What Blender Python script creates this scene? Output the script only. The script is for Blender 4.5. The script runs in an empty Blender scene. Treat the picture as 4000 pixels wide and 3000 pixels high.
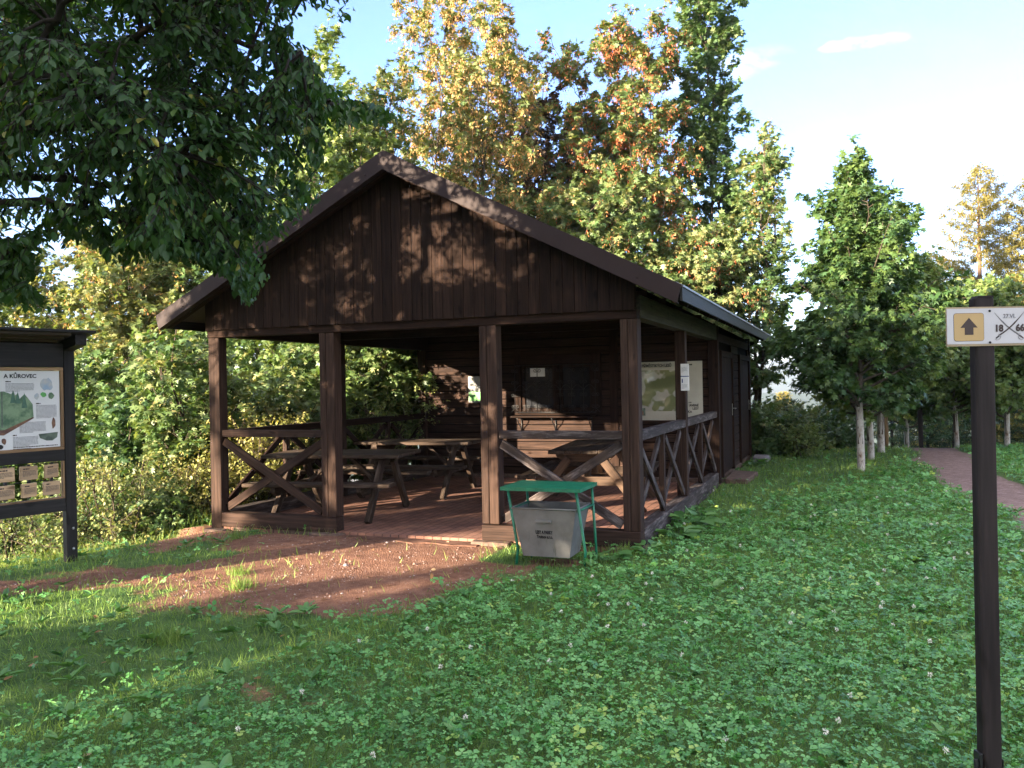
import bpy, math, random
import numpy as np
from mathutils import Vector, Matrix, Quaternion

S = bpy.context.scene
COL = S.collection
RAD = math.radians
random.seed(7)

# ------------------------------------------------------------------ camera numbers
CAM = np.array([1.8155, -7.872, 1.5878])
FPX, YAW, PIT, ROLL = 3307.76, -0.3738, -0.0002, -0.0186
_cy, _sy = math.cos(YAW), math.sin(YAW)
FW = np.array([_sy*math.cos(PIT), _cy*math.cos(PIT), math.sin(PIT)])
_r = np.array([_cy, -_sy, 0.0]); _u = np.cross(_r, FW)
RT = math.cos(ROLL)*_r + math.sin(ROLL)*_u
UP = -math.sin(ROLL)*_r + math.cos(ROLL)*_u

def at(px, py, d):
    """world point that lies d metres deep under a pixel of the 4000x3000 photograph (survey helper)"""
    return CAM + (FW + RT*(px-2000)/FPX - UP*(py-1500)/FPX)*d

SUN_EL = RAD(11.5)
SUN_H = np.array([0.50, 0.866])           # horizontal travel direction of the light
SUN_H /= np.linalg.norm(SUN_H)
SUN_D = Vector((SUN_H[0]*math.cos(SUN_EL), SUN_H[1]*math.cos(SUN_EL), -math.sin(SUN_EL)))

# ------------------------------------------------------------------ object helpers
def link(o, parent=None):
    COL.objects.link(o)
    if parent is not None:
        o.parent = parent
    return o

def thing(name, label, cat, loc=(0, 0, 0), rot=(0, 0, 0), group=None):
    o = bpy.data.objects.new(name, None)
    o.empty_display_size = 0.2
    link(o); o.location = loc; o.rotation_euler = rot
    tag(o, label, cat, group)
    return o

def tag(o, label=None, cat=None, group=None, kind=None):
    if label: o['label'] = label
    if cat: o['category'] = cat
    if group: o['group'] = group
    if kind: o['kind'] = kind
    return o

def dup(root, loc, rz, label, group):
    r = root.copy(); COL.objects.link(r); r.location = loc; r.rotation_euler = (0, 0, rz)
    r['label'] = label; r['group'] = group
    for ch in list(root.children):
        c = ch.copy(); COL.objects.link(c); c.parent = r
        for g in list(ch.children):
            d = g.copy(); COL.objects.link(d); d.parent = c
    return r

class MB:
    """collects convex boxes, tubes and plates; one build() = one mesh object"""
    def __init__(self):
        self.v = []; self.f = []; self.mi = []; self.gc = []; self.bt = []; self.sm = []
    def _add(self, vs, fs, gcs=None, mat=0, tint=None, smooth=False):
        b = len(self.v); t = random.random() if tint is None else tint
        self.v += [tuple(p) for p in vs]
        self.gc += [tuple(g) for g in (gcs if gcs is not None else vs)]
        self.bt += [t]*len(vs)
        for f in fs:
            self.f.append([b+i for i in f]); self.mi.append(mat); self.sm.append(smooth)
    def beam(self, p, q, w, h, up=(0, 0, 1), mat=0, tint=None, ends=(0, 0)):
        """box whose axis runs p->q, width w (sideways), height h (along up)"""
        p, q = Vector(p), Vector(q); d = (q-p); L = d.length; d.normalize()
        u = Vector(up); u = (u - d*u.dot(d))
        if u.length < 1e-6: u = Vector((0, 1, 0)) - d*d.y
        u.normalize(); s = d.cross(u)
        off = Vector((random.random()*40, random.random()*40, random.random()*40))
        vs, g = [], []
        for e, c in ((0, p), (1, q)):
            for a, b in ((-1, -1), (1, -1), (1, 1), (-1, 1)):
                vs.append(c + s*(a*w/2) + u*(b*h/2)); g.append(off + Vector((e*L, a*w/2, b*h/2)))
        self._add(vs, [(0, 1, 2, 3), (7, 6, 5, 4), (0, 4, 5, 1), (1, 5, 6, 2), (2, 6, 7, 3), (3, 7, 4, 0)], g, mat, tint)
    def box(self, lo, hi, axis=0, mat=0, tint=None):
        """axis-aligned box lo..hi, grain along axis"""
        c = [(lo[i]+hi[i])/2 for i in range(3)]; p = c[:]; q = c[:]
        p[axis] = lo[axis]; q[axis] = hi[axis]
        ext = [hi[i]-lo[i] for i in range(3)]
        if axis == 2: self.beam(p, q, ext[0], ext[1], (0, 1, 0), mat, tint)
        elif axis == 0: self.beam(p, q, ext[1], ext[2], (0, 0, 1), mat, tint)
        else: self.beam(p, q, ext[0], ext[2], (0, 0, 1), mat, tint)
    def prism(self, poly, axis, a, b, mat=0, tint=None, ga=None):
        """polygon (2D list, in the two other axes' order) extruded a..b along axis"""
        n = len(poly); vs = []
        for t in (a, b):
            for (x, y) in poly:
                p = [x, y]; p.insert(axis, t); vs.append(p)
        fs = [list(range(n))[::-1], [n+i for i in range(n)]] + [(i, (i+1) % n, n+(i+1) % n, n+i) for i in range(n)]
        off = (random.random()*40, random.random()*40, random.random()*40)
        if ga is None: g = [[v[i]+off[i] for i in range(3)] for v in vs]
        else:
            oth = [i for i in range(3) if i != ga]
            g = [[v[ga]+off[0], v[oth[0]]+off[1], v[oth[1]]+off[2]] for v in vs]
        self._add(vs, fs, g, mat, tint)
    def tube(self, pts, rad, n=8, mat=0, cap=True, tint=None):
        pts = [Vector(p) for p in pts]; rs = rad if isinstance(rad, (list, tuple)) else [rad]*len(pts)
        vs = []; prev = None; L = 0; g = []
        for i, p in enumerate(pts):
            t = (pts[min(i+1, len(pts)-1)] - pts[max(i-1, 0)]).normalized()
            if prev is None:
                a = t.orthogonal().normalized()
            else:
                a = (prev - t*prev.dot(t)).normalized()
            prev = a; b = t.cross(a)
            if i: L += (p-pts[i-1]).length
            for k in range(n):
                an = 2*math.pi*k/n
                vs.append(p + a*(math.cos(an)*rs[i]) + b*(math.sin(an)*rs[i])); g.append((L, math.cos(an)*rs[i], math.sin(an)*rs[i]))
        fs = [(i*n+k, i*n+(k+1) % n, (i+1)*n+(k+1) % n, (i+1)*n+k) for i in range(len(pts)-1) for k in range(n)]
        if cap: fs += [list(range(n))[::-1], [(len(pts)-1)*n+k for k in range(n)]]
        self._add(vs, fs, g, mat, tint, True)
    def poly(self, pts, mat=0):
        self._add(pts, [list(range(len(pts)))], None, mat)
    def build(self, name, mats, parent=None, bevel=0.0, loc=None):
        me = bpy.data.meshes.new(name)
        me.from_pydata([tuple(v) for v in self.v], [], self.f)
        for m in (mats if isinstance(mats, (list, tuple)) else [mats]): me.materials.append(m)
        me.polygons.foreach_set('material_index', self.mi)
        me.polygons.foreach_set('use_smooth', self.sm)
        a = me.attributes.new('gc', 'FLOAT_VECTOR', 'POINT'); a.data.foreach_set('vector', np.array(self.gc, np.float32).ravel())
        a = me.attributes.new('bt', 'FLOAT', 'POINT'); a.data.foreach_set('value', np.array(self.bt, np.float32))
        me.update()
        o = link(bpy.data.objects.new(name, me), parent)
        if loc is not None: o.location = loc
        if bevel:
            md = o.modifiers.new('edge', 'BEVEL'); md.width = bevel; md.segments = 1; md.limit_method = 'ANGLE'
        return o

def fast_mesh(name, verts, faces_flat, totals, mats, parent=None, attrs=None, smooth=False, mat_idx=None):
    """verts (N,3); faces_flat = loop vertex ids; totals = verts per face; attrs = {name: (N,) floats}"""
    me = bpy.data.meshes.new(name)
    totals = np.asarray(totals, np.int32); faces_flat = np.asarray(faces_flat, np.int32)
    me.vertices.add(len(verts)); me.vertices.foreach_set('co', np.asarray(verts, np.float32).ravel())
    me.loops.add(len(faces_flat)); me.loops.foreach_set('vertex_index', faces_flat)
    me.polygons.add(len(totals))
    st = np.zeros(len(totals), np.int32); st[1:] = np.cumsum(totals)[:-1]
    me.polygons.foreach_set('loop_start', st); me.polygons.foreach_set('loop_total', totals)
    if mat_idx is not None: me.polygons.foreach_set('material_index', np.asarray(mat_idx, np.int32))
    if smooth: me.polygons.foreach_set('use_smooth', np.ones(len(totals), bool))
    for m in (mats if isinstance(mats, (list, tuple)) else [mats]): me.materials.append(m)
    for k, v in (attrs or {}).items():
        a = me.attributes.new(k, 'FLOAT', 'POINT'); a.data.foreach_set('value', np.asarray(v, np.float32))
    me.update(calc_edges=True); me.validate()
    return link(bpy.data.objects.new(name, me), parent)

# ------------------------------------------------------------------ materials
def new_mat(name):
    m = bpy.data.materials.new(name); m.use_nodes = True
    nt = m.node_tree; nt.nodes.clear()
    out = nt.nodes.new('ShaderNodeOutputMaterial')
    return m, nt, out

def N(nt, t, **kw):
    n = nt.nodes.new(t)
    for k, v in kw.items():
        if k in n.inputs.keys() if isinstance(k, str) else False: n.inputs[k].default_value = v
        else: setattr(n, k, v)
    return n

def ramp(nt, stops, fac=None, interp='LINEAR'):
    r = nt.nodes.new('ShaderNodeValToRGB'); e = r.color_ramp; e.interpolation = interp
    while len(e.elements) < len(stops): e.elements.new(0.5)
    for el, (p, c) in zip(e.elements, stops): el.position = p; el.color = (*c, 1)
    if fac is not None: nt.links.new(fac, r.inputs[0])
    return r

def mixc(nt, a, b, fac, mode='MIX'):
    m = nt.nodes.new('ShaderNodeMix'); m.data_type = 'RGBA'; m.blend_type = mode
    for s, v in ((0, fac), (6, a), (7, b)):
        if hasattr(v, 'is_output') or hasattr(v, 'links'): nt.links.new(v, m.inputs[s])
        elif s == 0: m.inputs[0].default_value = v
        else: m.inputs[s].default_value = (*v, 1)
    return m.outputs[2]

def noise(nt, vec, scale, detail=3, rough=0.55, mapscale=None):
    if mapscale is not None:
        mp = nt.nodes.new('ShaderNodeMapping'); mp.inputs['Scale'].default_value = mapscale
        nt.links.new(vec, mp.inputs[0]); vec = mp.outputs[0]
    n = nt.nodes.new('ShaderNodeTexNoise'); n.inputs['Scale'].default_value = scale
    n.inputs['Detail'].default_value = detail; n.inputs['Roughness'].default_value = rough
    nt.links.new(vec, n.inputs['Vector'])
    return n.outputs[0]

def attr(nt, name):
    a = nt.nodes.new('ShaderNodeAttribute'); a.attribute_name = name; return a

def wood(name, dark, mid, light, rough=0.75, tintamt=0.5, wear=None, spec=0.25):
    m, nt, out = new_mat(name)
    gc = attr(nt, 'gc').outputs['Vector']; bt = attr(nt, 'bt').outputs['Fac']
    g = noise(nt, gc, 1.0, 4, 0.6, (2.2, 45, 45))
    g2 = noise(nt, gc, 1.0, 3, 0.5, (0.9, 7, 7))
    r = ramp(nt, [(0.28, dark), (0.52, mid), (0.78, light)], g)
    dk = tuple(c*(1-tintamt) for c in mid); lt = tuple(min(1, c*(1+tintamt)) for c in mid)
    tr = ramp(nt, [(0.0, (1-tintamt*.6,)*3), (1.0, (1+tintamt*.6,)*3)], bt)
    tr.color_ramp.elements[1].color = (1.0, 1.0, 1.0, 1)
    tr.color_ramp.elements[0].color = (1-tintamt, 1-tintamt, 1-tintamt, 1)
    c = mixc(nt, r.outputs[0], tr.outputs[0], 1.0, 'MULTIPLY')
    # knots and blotches
    k = noise(nt, gc, 1.0, 1, 0.4, (5, 12, 12))
    kr = ramp(nt, [(0.70, (1, 1, 1)), (0.78, (0.35, 0.3, 0.28))], k)
    c = mixc(nt, c, kr.outputs[0], 1.0, 'MULTIPLY')
    b2 = ramp(nt, [(0.35, (0.72, 0.72, 0.74)), (0.65, (1, 1, 1))], g2)
    c = mixc(nt, c, b2.outputs[0], 1.0, 'MULTIPLY')
    if wear is not None:
        w = noise(nt, gc, 1.0, 5, 0.7, (3.0, 20, 20))
        wr = ramp(nt, [(0.5, (0, 0, 0)), (0.68, (1, 1, 1))], w)
        c = mixc(nt, c, wear, wr.outputs[0])
    p = nt.nodes.new('ShaderNodeBsdfPrincipled'); nt.links.new(c, p.inputs['Base Color'])
    p.inputs['Roughness'].default_value = rough; p.inputs['Specular IOR Level'].default_value = spec
    bp = nt.nodes.new('ShaderNodeBump'); bp.inputs['Strength'].default_value = 0.35; bp.inputs['Distance'].default_value = 0.004
    nt.links.new(g, bp.inputs['Height']); nt.links.new(bp.outputs[0], p.inputs['Normal'])
    nt.links.new(p.outputs[0], out.inputs[0])
    return m

def plain(name, col, rough=0.6, metal=0.0, var=0.25, scale=6.0, spec=0.4, bump=0.0, col2=None, emit=None):
    m, nt, out = new_mat(name)
    tc = nt.nodes.new('ShaderNodeTexCoord')
    n = noise(nt, tc.outputs['Object'], scale, 4, 0.6)
    c2 = col2 if col2 is not None else tuple(max(0, c*(1-var)) for c in col)
    r = ramp(nt, [(0.35, c2), (0.62, col)], n)
    p = nt.nodes.new('ShaderNodeBsdfPrincipled'); nt.links.new(r.outputs[0], p.inputs['Base Color'])
    p.inputs['Roughness'].default_value = rough; p.inputs['Metallic'].default_value = metal
    p.inputs['Specular IOR Level'].default_value = spec
    if bump:
        bp = nt.nodes.new('ShaderNodeBump'); bp.inputs['Strength'].default_value = bump; bp.inputs['Distance'].default_value = 0.01
        nt.links.new(n, bp.inputs['Height']); nt.links.new(bp.outputs[0], p.inputs['Normal'])
    nt.links.new(p.outputs[0], out.inputs[0])
    return m

def leaf_mat(name, stops, trans=0.33, rough=0.48, spec=0.5, tcol=1.3):
    """leaf colour picked per leaf by attribute lc (0..1)"""
    m, nt, out = new_mat(name)
    lc = attr(nt, 'lc').outputs['Fac']
    r = ramp(nt, stops, lc)
    p = nt.nodes.new('ShaderNodeBsdfPrincipled'); nt.links.new(r.outputs[0], p.inputs['Base Color'])
    p.inputs['Roughness'].default_value = rough; p.inputs['Specular IOR Level'].default_value = spec
    t = nt.nodes.new('ShaderNodeBsdfTranslucent')
    tc = mixc(nt, r.outputs[0], (tcol*1.0, tcol*0.98, tcol*0.45), 1.0, 'MULTIPLY')
    nt.links.new(tc, t.inputs[0])
    mx = nt.nodes.new('ShaderNodeMixShader'); mx.inputs[0].default_value = trans
    nt.links.new(p.outputs[0], mx.inputs[1]); nt.links.new(t.outputs[0], mx.inputs[2])
    nt.links.new(mx.outputs[0], out.inputs[0])
    return m

M = {}
M['wood'] = wood('dark_stained_wood', (0.0095, 0.0052, 0.0036), (0.0250, 0.0132, 0.0089), (0.052, 0.0275, 0.0180), 0.8, 0.34, spec=0.1)
M['wallwood'] = wood('wall_board_wood', (0.015, 0.0085, 0.0062), (0.040, 0.0225, 0.0160), (0.078, 0.044, 0.031), 0.8, 0.32, spec=0.12)
M['post'] = wood('post_wood', (0.019, 0.0108, 0.0078), (0.048, 0.0275, 0.0195), (0.090, 0.053, 0.038), 0.78, 0.25, spec=0.12)
M['greywood'] = wood('weathered_wood', (0.020, 0.0135, 0.0115), (0.046, 0.031, 0.026), (0.09, 0.068, 0.061), 0.8, 0.3, wear=(0.15, 0.125, 0.12))
M['table'] = wood('table_wood', (0.024, 0.0155, 0.0105), (0.056, 0.036, 0.0245), (0.10, 0.067, 0.047), 0.72, 0.35, wear=(0.105, 0.08, 0.062), spec=0.15)
M['legwood'] = wood('table_leg_wood', (0.045, 0.026, 0.015), (0.095, 0.056, 0.034), (0.15, 0.092, 0.057), 0.7, 0.35)
M['black'] = plain('dark_void', (0.004, 0.003, 0.003), 0.9, 0, .2, 5, 0.05)
M['blackwood'] = wood('black_stained_wood', (0.012, 0.011, 0.011), (0.025, 0.023, 0.022), (0.045, 0.040, 0.038), 0.6, 0.35)
M['signwood'] = wood('sign_post_wood', (0.014, 0.0104, 0.0100), (0.026, 0.0192, 0.0185), (0.042, 0.031, 0.029), 0.65, 0.2, spec=0.2)
M['palewood'] = wood('pale_frame_wood', (0.20, 0.12, 0.06), (0.36, 0.22, 0.11), (0.46, 0.30, 0.17), 0.6, 0.3)
M['card'] = wood('card_wood', (0.50, 0.32, 0.18), (0.70, 0.48, 0.28), (0.78, 0.56, 0.35), 0.6, 0.25)
M['batten'] = wood('batten_wood', (0.04, 0.03, 0.018), (0.075, 0.055, 0.032), (0.12, 0.09, 0.055), 0.7, 0.3)
M['roof'] = plain('brown_sheet_metal', (0.030, 0.019, 0.018), 0.6, 0.0, 0.15, 3.0, 0.5)
M['flash'] = plain('flashing_metal', (0.027, 0.0165, 0.0155), 0.6, 0.0, 0.12, 4.0, 0.15)
M['galv'] = None
M['green'] = plain('green_paint', (0.011, 0.165, 0.085), 0.42, 0.0, 0.35, 14, 0.5)
M['rust'] = plain('rusty_steel', (0.12, 0.055, 0.035), 0.85, 0.0, 0.5, 30)
M['iron'] = plain('black_iron', (0.012, 0.012, 0.013), 0.45, 0.0, 0.3, 9)
M['steel'] = plain('bright_steel', (0.55, 0.57, 0.6), 0.3, 0.9, 0.2, 9)
M['brass'] = plain('door_handle_steel', (0.4, 0.38, 0.34), 0.35, 0.8, 0.2, 9)
M['white'] = plain('white_print', (0.70, 0.70, 0.70), 0.45, 0, 0.05, 3)
M['board'] = plain('sign_white', (0.47, 0.455, 0.47), 0.45, 0, 0.08, 5)
M['edge'] = plain('sign_edge', (0.34, 0.26, 0.16), 0.6, 0, 0.2, 8)
M['sand'] = plain('sign_sand', (0.43, 0.29, 0.125), 0.45, 0, 0.08, 5)
M['ink'] = plain('dark_ink', (0.012, 0.011, 0.012), 0.6, 0, 0.1, 5)
M['brownink'] = plain('brown_ink', (0.045, 0.028, 0.025), 0.55, 0, 0.15, 5)
M['greyink'] = plain('grey_ink', (0.12, 0.11, 0.115), 0.55, 0, 0.15, 5)
M['text'] = plain('text_grey', (0.34, 0.34, 0.36), 0.6, 0, 0.25, 60)
M['blueink'] = plain('blue_ink', (0.03, 0.06, 0.20), 0.5, 0, 0.1, 5)
M['lime'] = plain('green_print', (0.12, 0.42, 0.10), 0.5, 0, 0.3, 5)
M['forestprint'] = plain('printed_forest', (0.20, 0.30, 0.17), 0.5, 0, 0.3, 14, col2=(0.06, 0.13, 0.07))
M['mossprint'] = plain('printed_moss', (0.12, 0.16, 0.12), 0.5, 0, 0.3, 16, col2=(0.05, 0.075, 0.055))
M['skyprint'] = plain('printed_blue', (0.30, 0.40, 0.52), 0.5, 0, 0.3, 16, col2=(0.5, 0.5, 0.48))
M['earthprint'] = plain('printed_brown', (0.20, 0.10, 0.055), 0.5, 0, 0.3, 20, col2=(0.09, 0.04, 0.03))
M['glass'] = plain('dark_glass', (0.008, 0.009, 0.012), 0.25, 0, 0.2, 3, 0.06)
M['concrete'] = plain('concrete', (0.13, 0.085, 0.065), 0.9, 0, 0.45, 14, 0.2, 0.6)
M['slate'] = plain('grey_slab', (0.22, 0.20, 0.22), 0.85, 0, 0.3, 10, 0.3, 0.5)
M['bark'] = plain('bark', (0.085, 0.065, 0.048), 0.9, 0, 0.5, 18, 0.2, 0.8)
M['darkbark'] = plain('dark_bark', (0.028, 0.022, 0.018), 0.9, 0, 0.5, 18, 0.2, 0.8)
M['larchbark'] = plain('larch_bark', (0.22, 0.14, 0.10), 0.9, 0, 0.4, 14, 0.2, 0.6)
M['twig'] = plain('reed_stem', (0.30, 0.24, 0.13), 0.8, 0, 0.3, 14, 0.2)

def galv_mat():
    m, nt, out = new_mat('galvanised_steel')
    tc = nt.nodes.new('ShaderNodeTexCoord'); ob = tc.outputs['Object']
    n1 = noise(nt, ob, 5, 4, 0.6); n2 = noise(nt, ob, 1.0, 3, 0.6, (38, 38, 3.0))
    c = ramp(nt, [(0.3, (0.125, 0.120, 0.110)), (0.7, (0.20, 0.197, 0.188))], n1).outputs[0]
    st = ramp(nt, [(0.60, (1, 1, 1)), (0.72, (0.55, 0.55, 0.52))], n2).outputs[0]
    sep = nt.nodes.new('ShaderNodeSeparateXYZ'); nt.links.new(ob, sep.inputs[0])
    mr = nt.nodes.new('ShaderNodeMapRange'); nt.links.new(sep.outputs[2], mr.inputs[0])
    mr.inputs[1].default_value = 0.34; mr.inputs[2].default_value = 0.16
    c = mixc(nt, c, mixc(nt, c, st, 1.0, 'MULTIPLY'), mr.outputs[0])
    p = nt.nodes.new('ShaderNodeBsdfPrincipled'); nt.links.new(c, p.inputs['Base Color'])
    p.inputs['Metallic'].default_value = 0.25; p.inputs['Roughness'].default_value = 0.55
    nt.links.new(p.outputs[0], out.inputs[0]); return m
M['galv'] = galv_mat()

def bark_white():
    m, nt, out = new_mat('whitewashed_bark')
    tc = nt.nodes.new('ShaderNodeTexCoord'); ob = tc.outputs['Object']
    n1 = noise(nt, ob, 1.0, 4, 0.65, (9, 9, 4)); n2 = noise(nt, ob, 1.0, 3, 0.6, (30, 30, 16))
    c = ramp(nt, [(0.34, (0.13, 0.075, 0.045)), (0.40, (0.30, 0.26, 0.22)), (0.62, (0.46, 0.43, 0.39))], n1).outputs[0]
    d = ramp(nt, [(0.30, (0.35, 0.32, 0.3)), (0.42, (1, 1, 1))], n2).outputs[0]
    c = mixc(nt, c, d, 1.0, 'MULTIPLY')
    p = nt.nodes.new('ShaderNodeBsdfPrincipled'); nt.links.new(c, p.inputs['Base Color']); p.inputs['Roughness'].default_value = 0.9
    bp = nt.nodes.new('ShaderNodeBump'); bp.inputs['Distance'].default_value = 0.02; bp.inputs['Strength'].default_value = 0.7
    nt.links.new(n1, bp.inputs['Height']); nt.links.new(bp.outputs[0], p.inputs['Normal'])
    nt.links.new(p.outputs[0], out.inputs[0]); return m
M['whitebark'] = bark_white()

G1, G2, G3 = (0.030, 0.075, 0.016), (0.060, 0.125, 0.024), (0.13, 0.17, 0.035)
YEL, ORA, RED = (0.30, 0.22, 0.05), (0.42, 0.17, 0.05), (0.36, 0.085, 0.03)
M['lf_green'] = leaf_mat('maple_leaf_green', [(0.0, (0.040, 0.090, 0.030)), (0.5, (0.090, 0.160, 0.050)), (0.85, (0.180, 0.225, 0.085)), (1.0, (0.29, 0.27, 0.11))])
M['lf_yellow'] = leaf_mat('maple_leaf_yellowing', [(0.0, (0.078, 0.14, 0.045)), (0.4, (0.145, 0.195, 0.065)), (0.75, (0.26, 0.26, 0.095)), (1.0, (0.37, 0.28, 0.11))])
M['lf_lime'] = leaf_mat('maple_leaf_lime', [(0.0, (0.075, 0.14, 0.042)), (0.5, (0.155, 0.22, 0.062)), (1.0, (0.32, 0.32, 0.095))])
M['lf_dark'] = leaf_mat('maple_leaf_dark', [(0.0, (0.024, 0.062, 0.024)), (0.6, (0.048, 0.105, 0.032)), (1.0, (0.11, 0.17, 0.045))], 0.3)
M['lf_elm'] = leaf_mat('elm_leaf', [(0.0, (0.020, 0.052, 0.016)), (0.6, (0.038, 0.090, 0.022)), (0.93, (0.075, 0.13, 0.026)), (1.0, (0.17, 0.17, 0.03))], 0.42, 0.45, 0.35)
M['lf_copper'] = leaf_mat('copper_leaf', [(0.0, (0.045, 0.022, 0.018)), (0.6, (0.085, 0.045, 0.025)), (1.0, (0.08, 0.08, 0.03))], 0.25)
M['lf_seed'] = leaf_mat('maple_seed', [(0.0, (0.40, 0.20, 0.08)), (0.5, (0.52, 0.28, 0.12)), (1.0, (0.58, 0.38, 0.17))], 0.3, 0.6, 0.2)
M['lf_redseed'] = leaf_mat('maple_red_seed', [(0.0, (0.36, 0.09, 0.045)), (0.5, (0.54, 0.16, 0.075)), (1.0, (0.56, 0.28, 0.11))], 0.3, 0.6, 0.2)
M['lf_spruce'] = leaf_mat('spruce_needles', [(0.0, (0.014, 0.038, 0.016)), (1.0, (0.045, 0.08, 0.03))], 0.1, 0.6, 0.2)
M['lf_larch'] = leaf_mat('larch_needles', [(0.0, (0.16, 0.16, 0.04)), (1.0, (0.32, 0.25, 0.07))], 0.3, 0.6, 0.2)
M['lf_bush'] = leaf_mat('bush_leaf', [(0.0, (0.07, 0.12, 0.04)), (0.5, (0.125, 0.18, 0.055)), (1.0, (0.26, 0.25, 0.085))])
M['lf_barberry'] = leaf_mat('barberry_leaf', [(0.0, (0.11, 0.15, 0.04)), (0.5, (0.25, 0.25, 0.07)), (1.0, (0.42, 0.34, 0.12))])
M['lf_dock'] = leaf_mat('dock_leaf', [(0.0, (0.06, 0.16, 0.045)), (1.0, (0.13, 0.27, 0.07))], 0.25)
M['lf_clover'] = leaf_mat('clover_leaf', [(0.0, (0.040, 0.135, 0.030)), (0.5, (0.112, 0.305, 0.088)), (0.9, (0.20, 0.43, 0.135)), (1.0, (0.31, 0.44, 0.10))], 0.3, 0.42, 0.4)
M['lf_grass'] = leaf_mat('grass_blade', [(0.0, (0.08, 0.15, 0.034)), (0.6, (0.165, 0.27, 0.055)), (0.9, (0.25, 0.31, 0.07)), (1.0, (0.30, 0.26, 0.10))], 0.3, 0.5, 0.3)
M['lf_straw'] = leaf_mat('straw', [(0.0, (0.22, 0.19, 0.07)), (1.0, (0.36, 0.30, 0.14))], 0.3, 0.6, 0.2)
M['lf_fallen'] = leaf_mat('fallen_leaf', [(0.0, (0.10, 0.05, 0.025)), (0.6, (0.26, 0.14, 0.06)), (1.0, (0.36, 0.27, 0.16))], 0.1, 0.6, 0.2)
M['petal'] = plain('clover_petal', (0.82, 0.78, 0.66), 0.7, 0, 0.3, 90)

exec_order = []
# ==PART2==
# ------------------------------------------------------------------ terrain
def _hash(ix, iy, s):
    h = (ix.astype(np.int64)*374761393 + iy.astype(np.int64)*668265263 + s*974634777) & 0x7fffffff
    h = ((h ^ (h >> 13))*1274126177) & 0x7fffffff
    return ((h ^ (h >> 16)) & 0xffff)/65535.0

def vnoise(x, y, sc, seed=0, octaves=3):
    x = np.asarray(x, float); y = np.asarray(y, float); r = 0; a = 1; tot = 0
    for o in range(octaves):
        X = x*sc*2**o; Y = y*sc*2**o
        ix = np.floor(X).astype(np.int64); iy = np.floor(Y).astype(np.int64)
        fx = X-ix; fy = Y-iy; fx = fx*fx*(3-2*fx); fy = fy*fy*(3-2*fy)
        v = (_hash(ix, iy, seed+o)*(1-fx)+_hash(ix+1, iy, seed+o)*fx)*(1-fy) + (_hash(ix, iy+1, seed+o)*(1-fx)+_hash(ix+1, iy+1, seed+o)*fx)*fy
        r = r+a*v; tot += a; a *= 0.5
    return r/tot

def softplus(t, k=0.35):
    return k*np.logaddexp(0, t/k)

def edge_left(y):
    return np.where(y < 0, -5.0+0.34*np.maximum(y, -9), -5.45)

def edge_back(x):
    return 10.6+np.clip((x-0.2)*1.75, 0, 3.6)+np.clip(x-3, 0, 12)*0.22

def ground_z(x, y):
    x = np.asarray(x, float); y = np.asarray(y, float)
    z = -0.03+0.05*(vnoise(x, y, 0.45, 3, 3)-0.5)
    z = z - np.minimum(0.62*softplus(edge_left(y)-0.25-x, 0.22), 2.4+0.05*softplus(-x-10, 2))
    z = z - np.minimum(0.30*softplus(y-edge_back(x), 0.4), 3.0+0.06*softplus(y-30, 4))
    r = np.hypot(x, y); z = z - 0.10*softplus(r-60, 8)*np.clip((y+20)/60, 0, 1)
    inside = ((x > -5.2) & (x < 0.02) & (y > -0.02) & (y < 10.1))
    return np.where(inside, np.minimum(z, -0.06), z)

def seg_d(x, y, a, b):
    ax, ay = a; bx, by = b; L2 = (bx-ax)**2+(by-ay)**2
    t = np.clip(((x-ax)*(bx-ax)+(y-ay)*(by-ay))/L2, 0, 1)
    return np.hypot(x-ax-t*(bx-ax), y-ay-t*(by-ay))

def soil_mask(x, y):
    """1 on trodden bare earth, 0 under turf"""
    n = vnoise(x, y, 1.6, 11, 4)-0.5
    e = 1.15-np.hypot((x+2.35)/1.32, (y+1.05)/1.7)
    s1 = 0.44-seg_d(x, y, (-2.6, -1.5), (-5.6, -3.6))
    s2 = 0.55-seg_d(x, y, (-4.9, -0.35), (-3.3, -0.75))
    s3 = -0.02-np.hypot((x+1.55)/1.3, (y+4.15)/0.6)*.6
    s4 = 0.30-np.hypot((x+0.75)/1.0, (y+0.62)/0.5)
    s = np.maximum.reduce([e*1.3, s1*0.95, s2*0.9, s3*0.8, s4*0.8])
    return np.clip(0.5+(s+n*1.5)*2.2-0.22, 0, 1)

def path_mask(x, y):
    n = vnoise(x, y, 0.9, 23, 4)-0.5
    w = 0.50+0.07*np.clip(6-y, 0, 8)
    c = 3.72+0.16*np.clip(6-y, 0, 30)+0.10*np.sin(y*0.5)
    return np.clip(0.5+(w-np.abs(x-c)+n*0.6)*2.8, 0, 1)

def clover_mask(x, y):
    n = vnoise(x, y, 0.8, 31, 3)-0.5
    return np.clip(0.55+(x+1.15-0.35*(y+3))*0.75+n*1.6, 0.06, 1)

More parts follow.
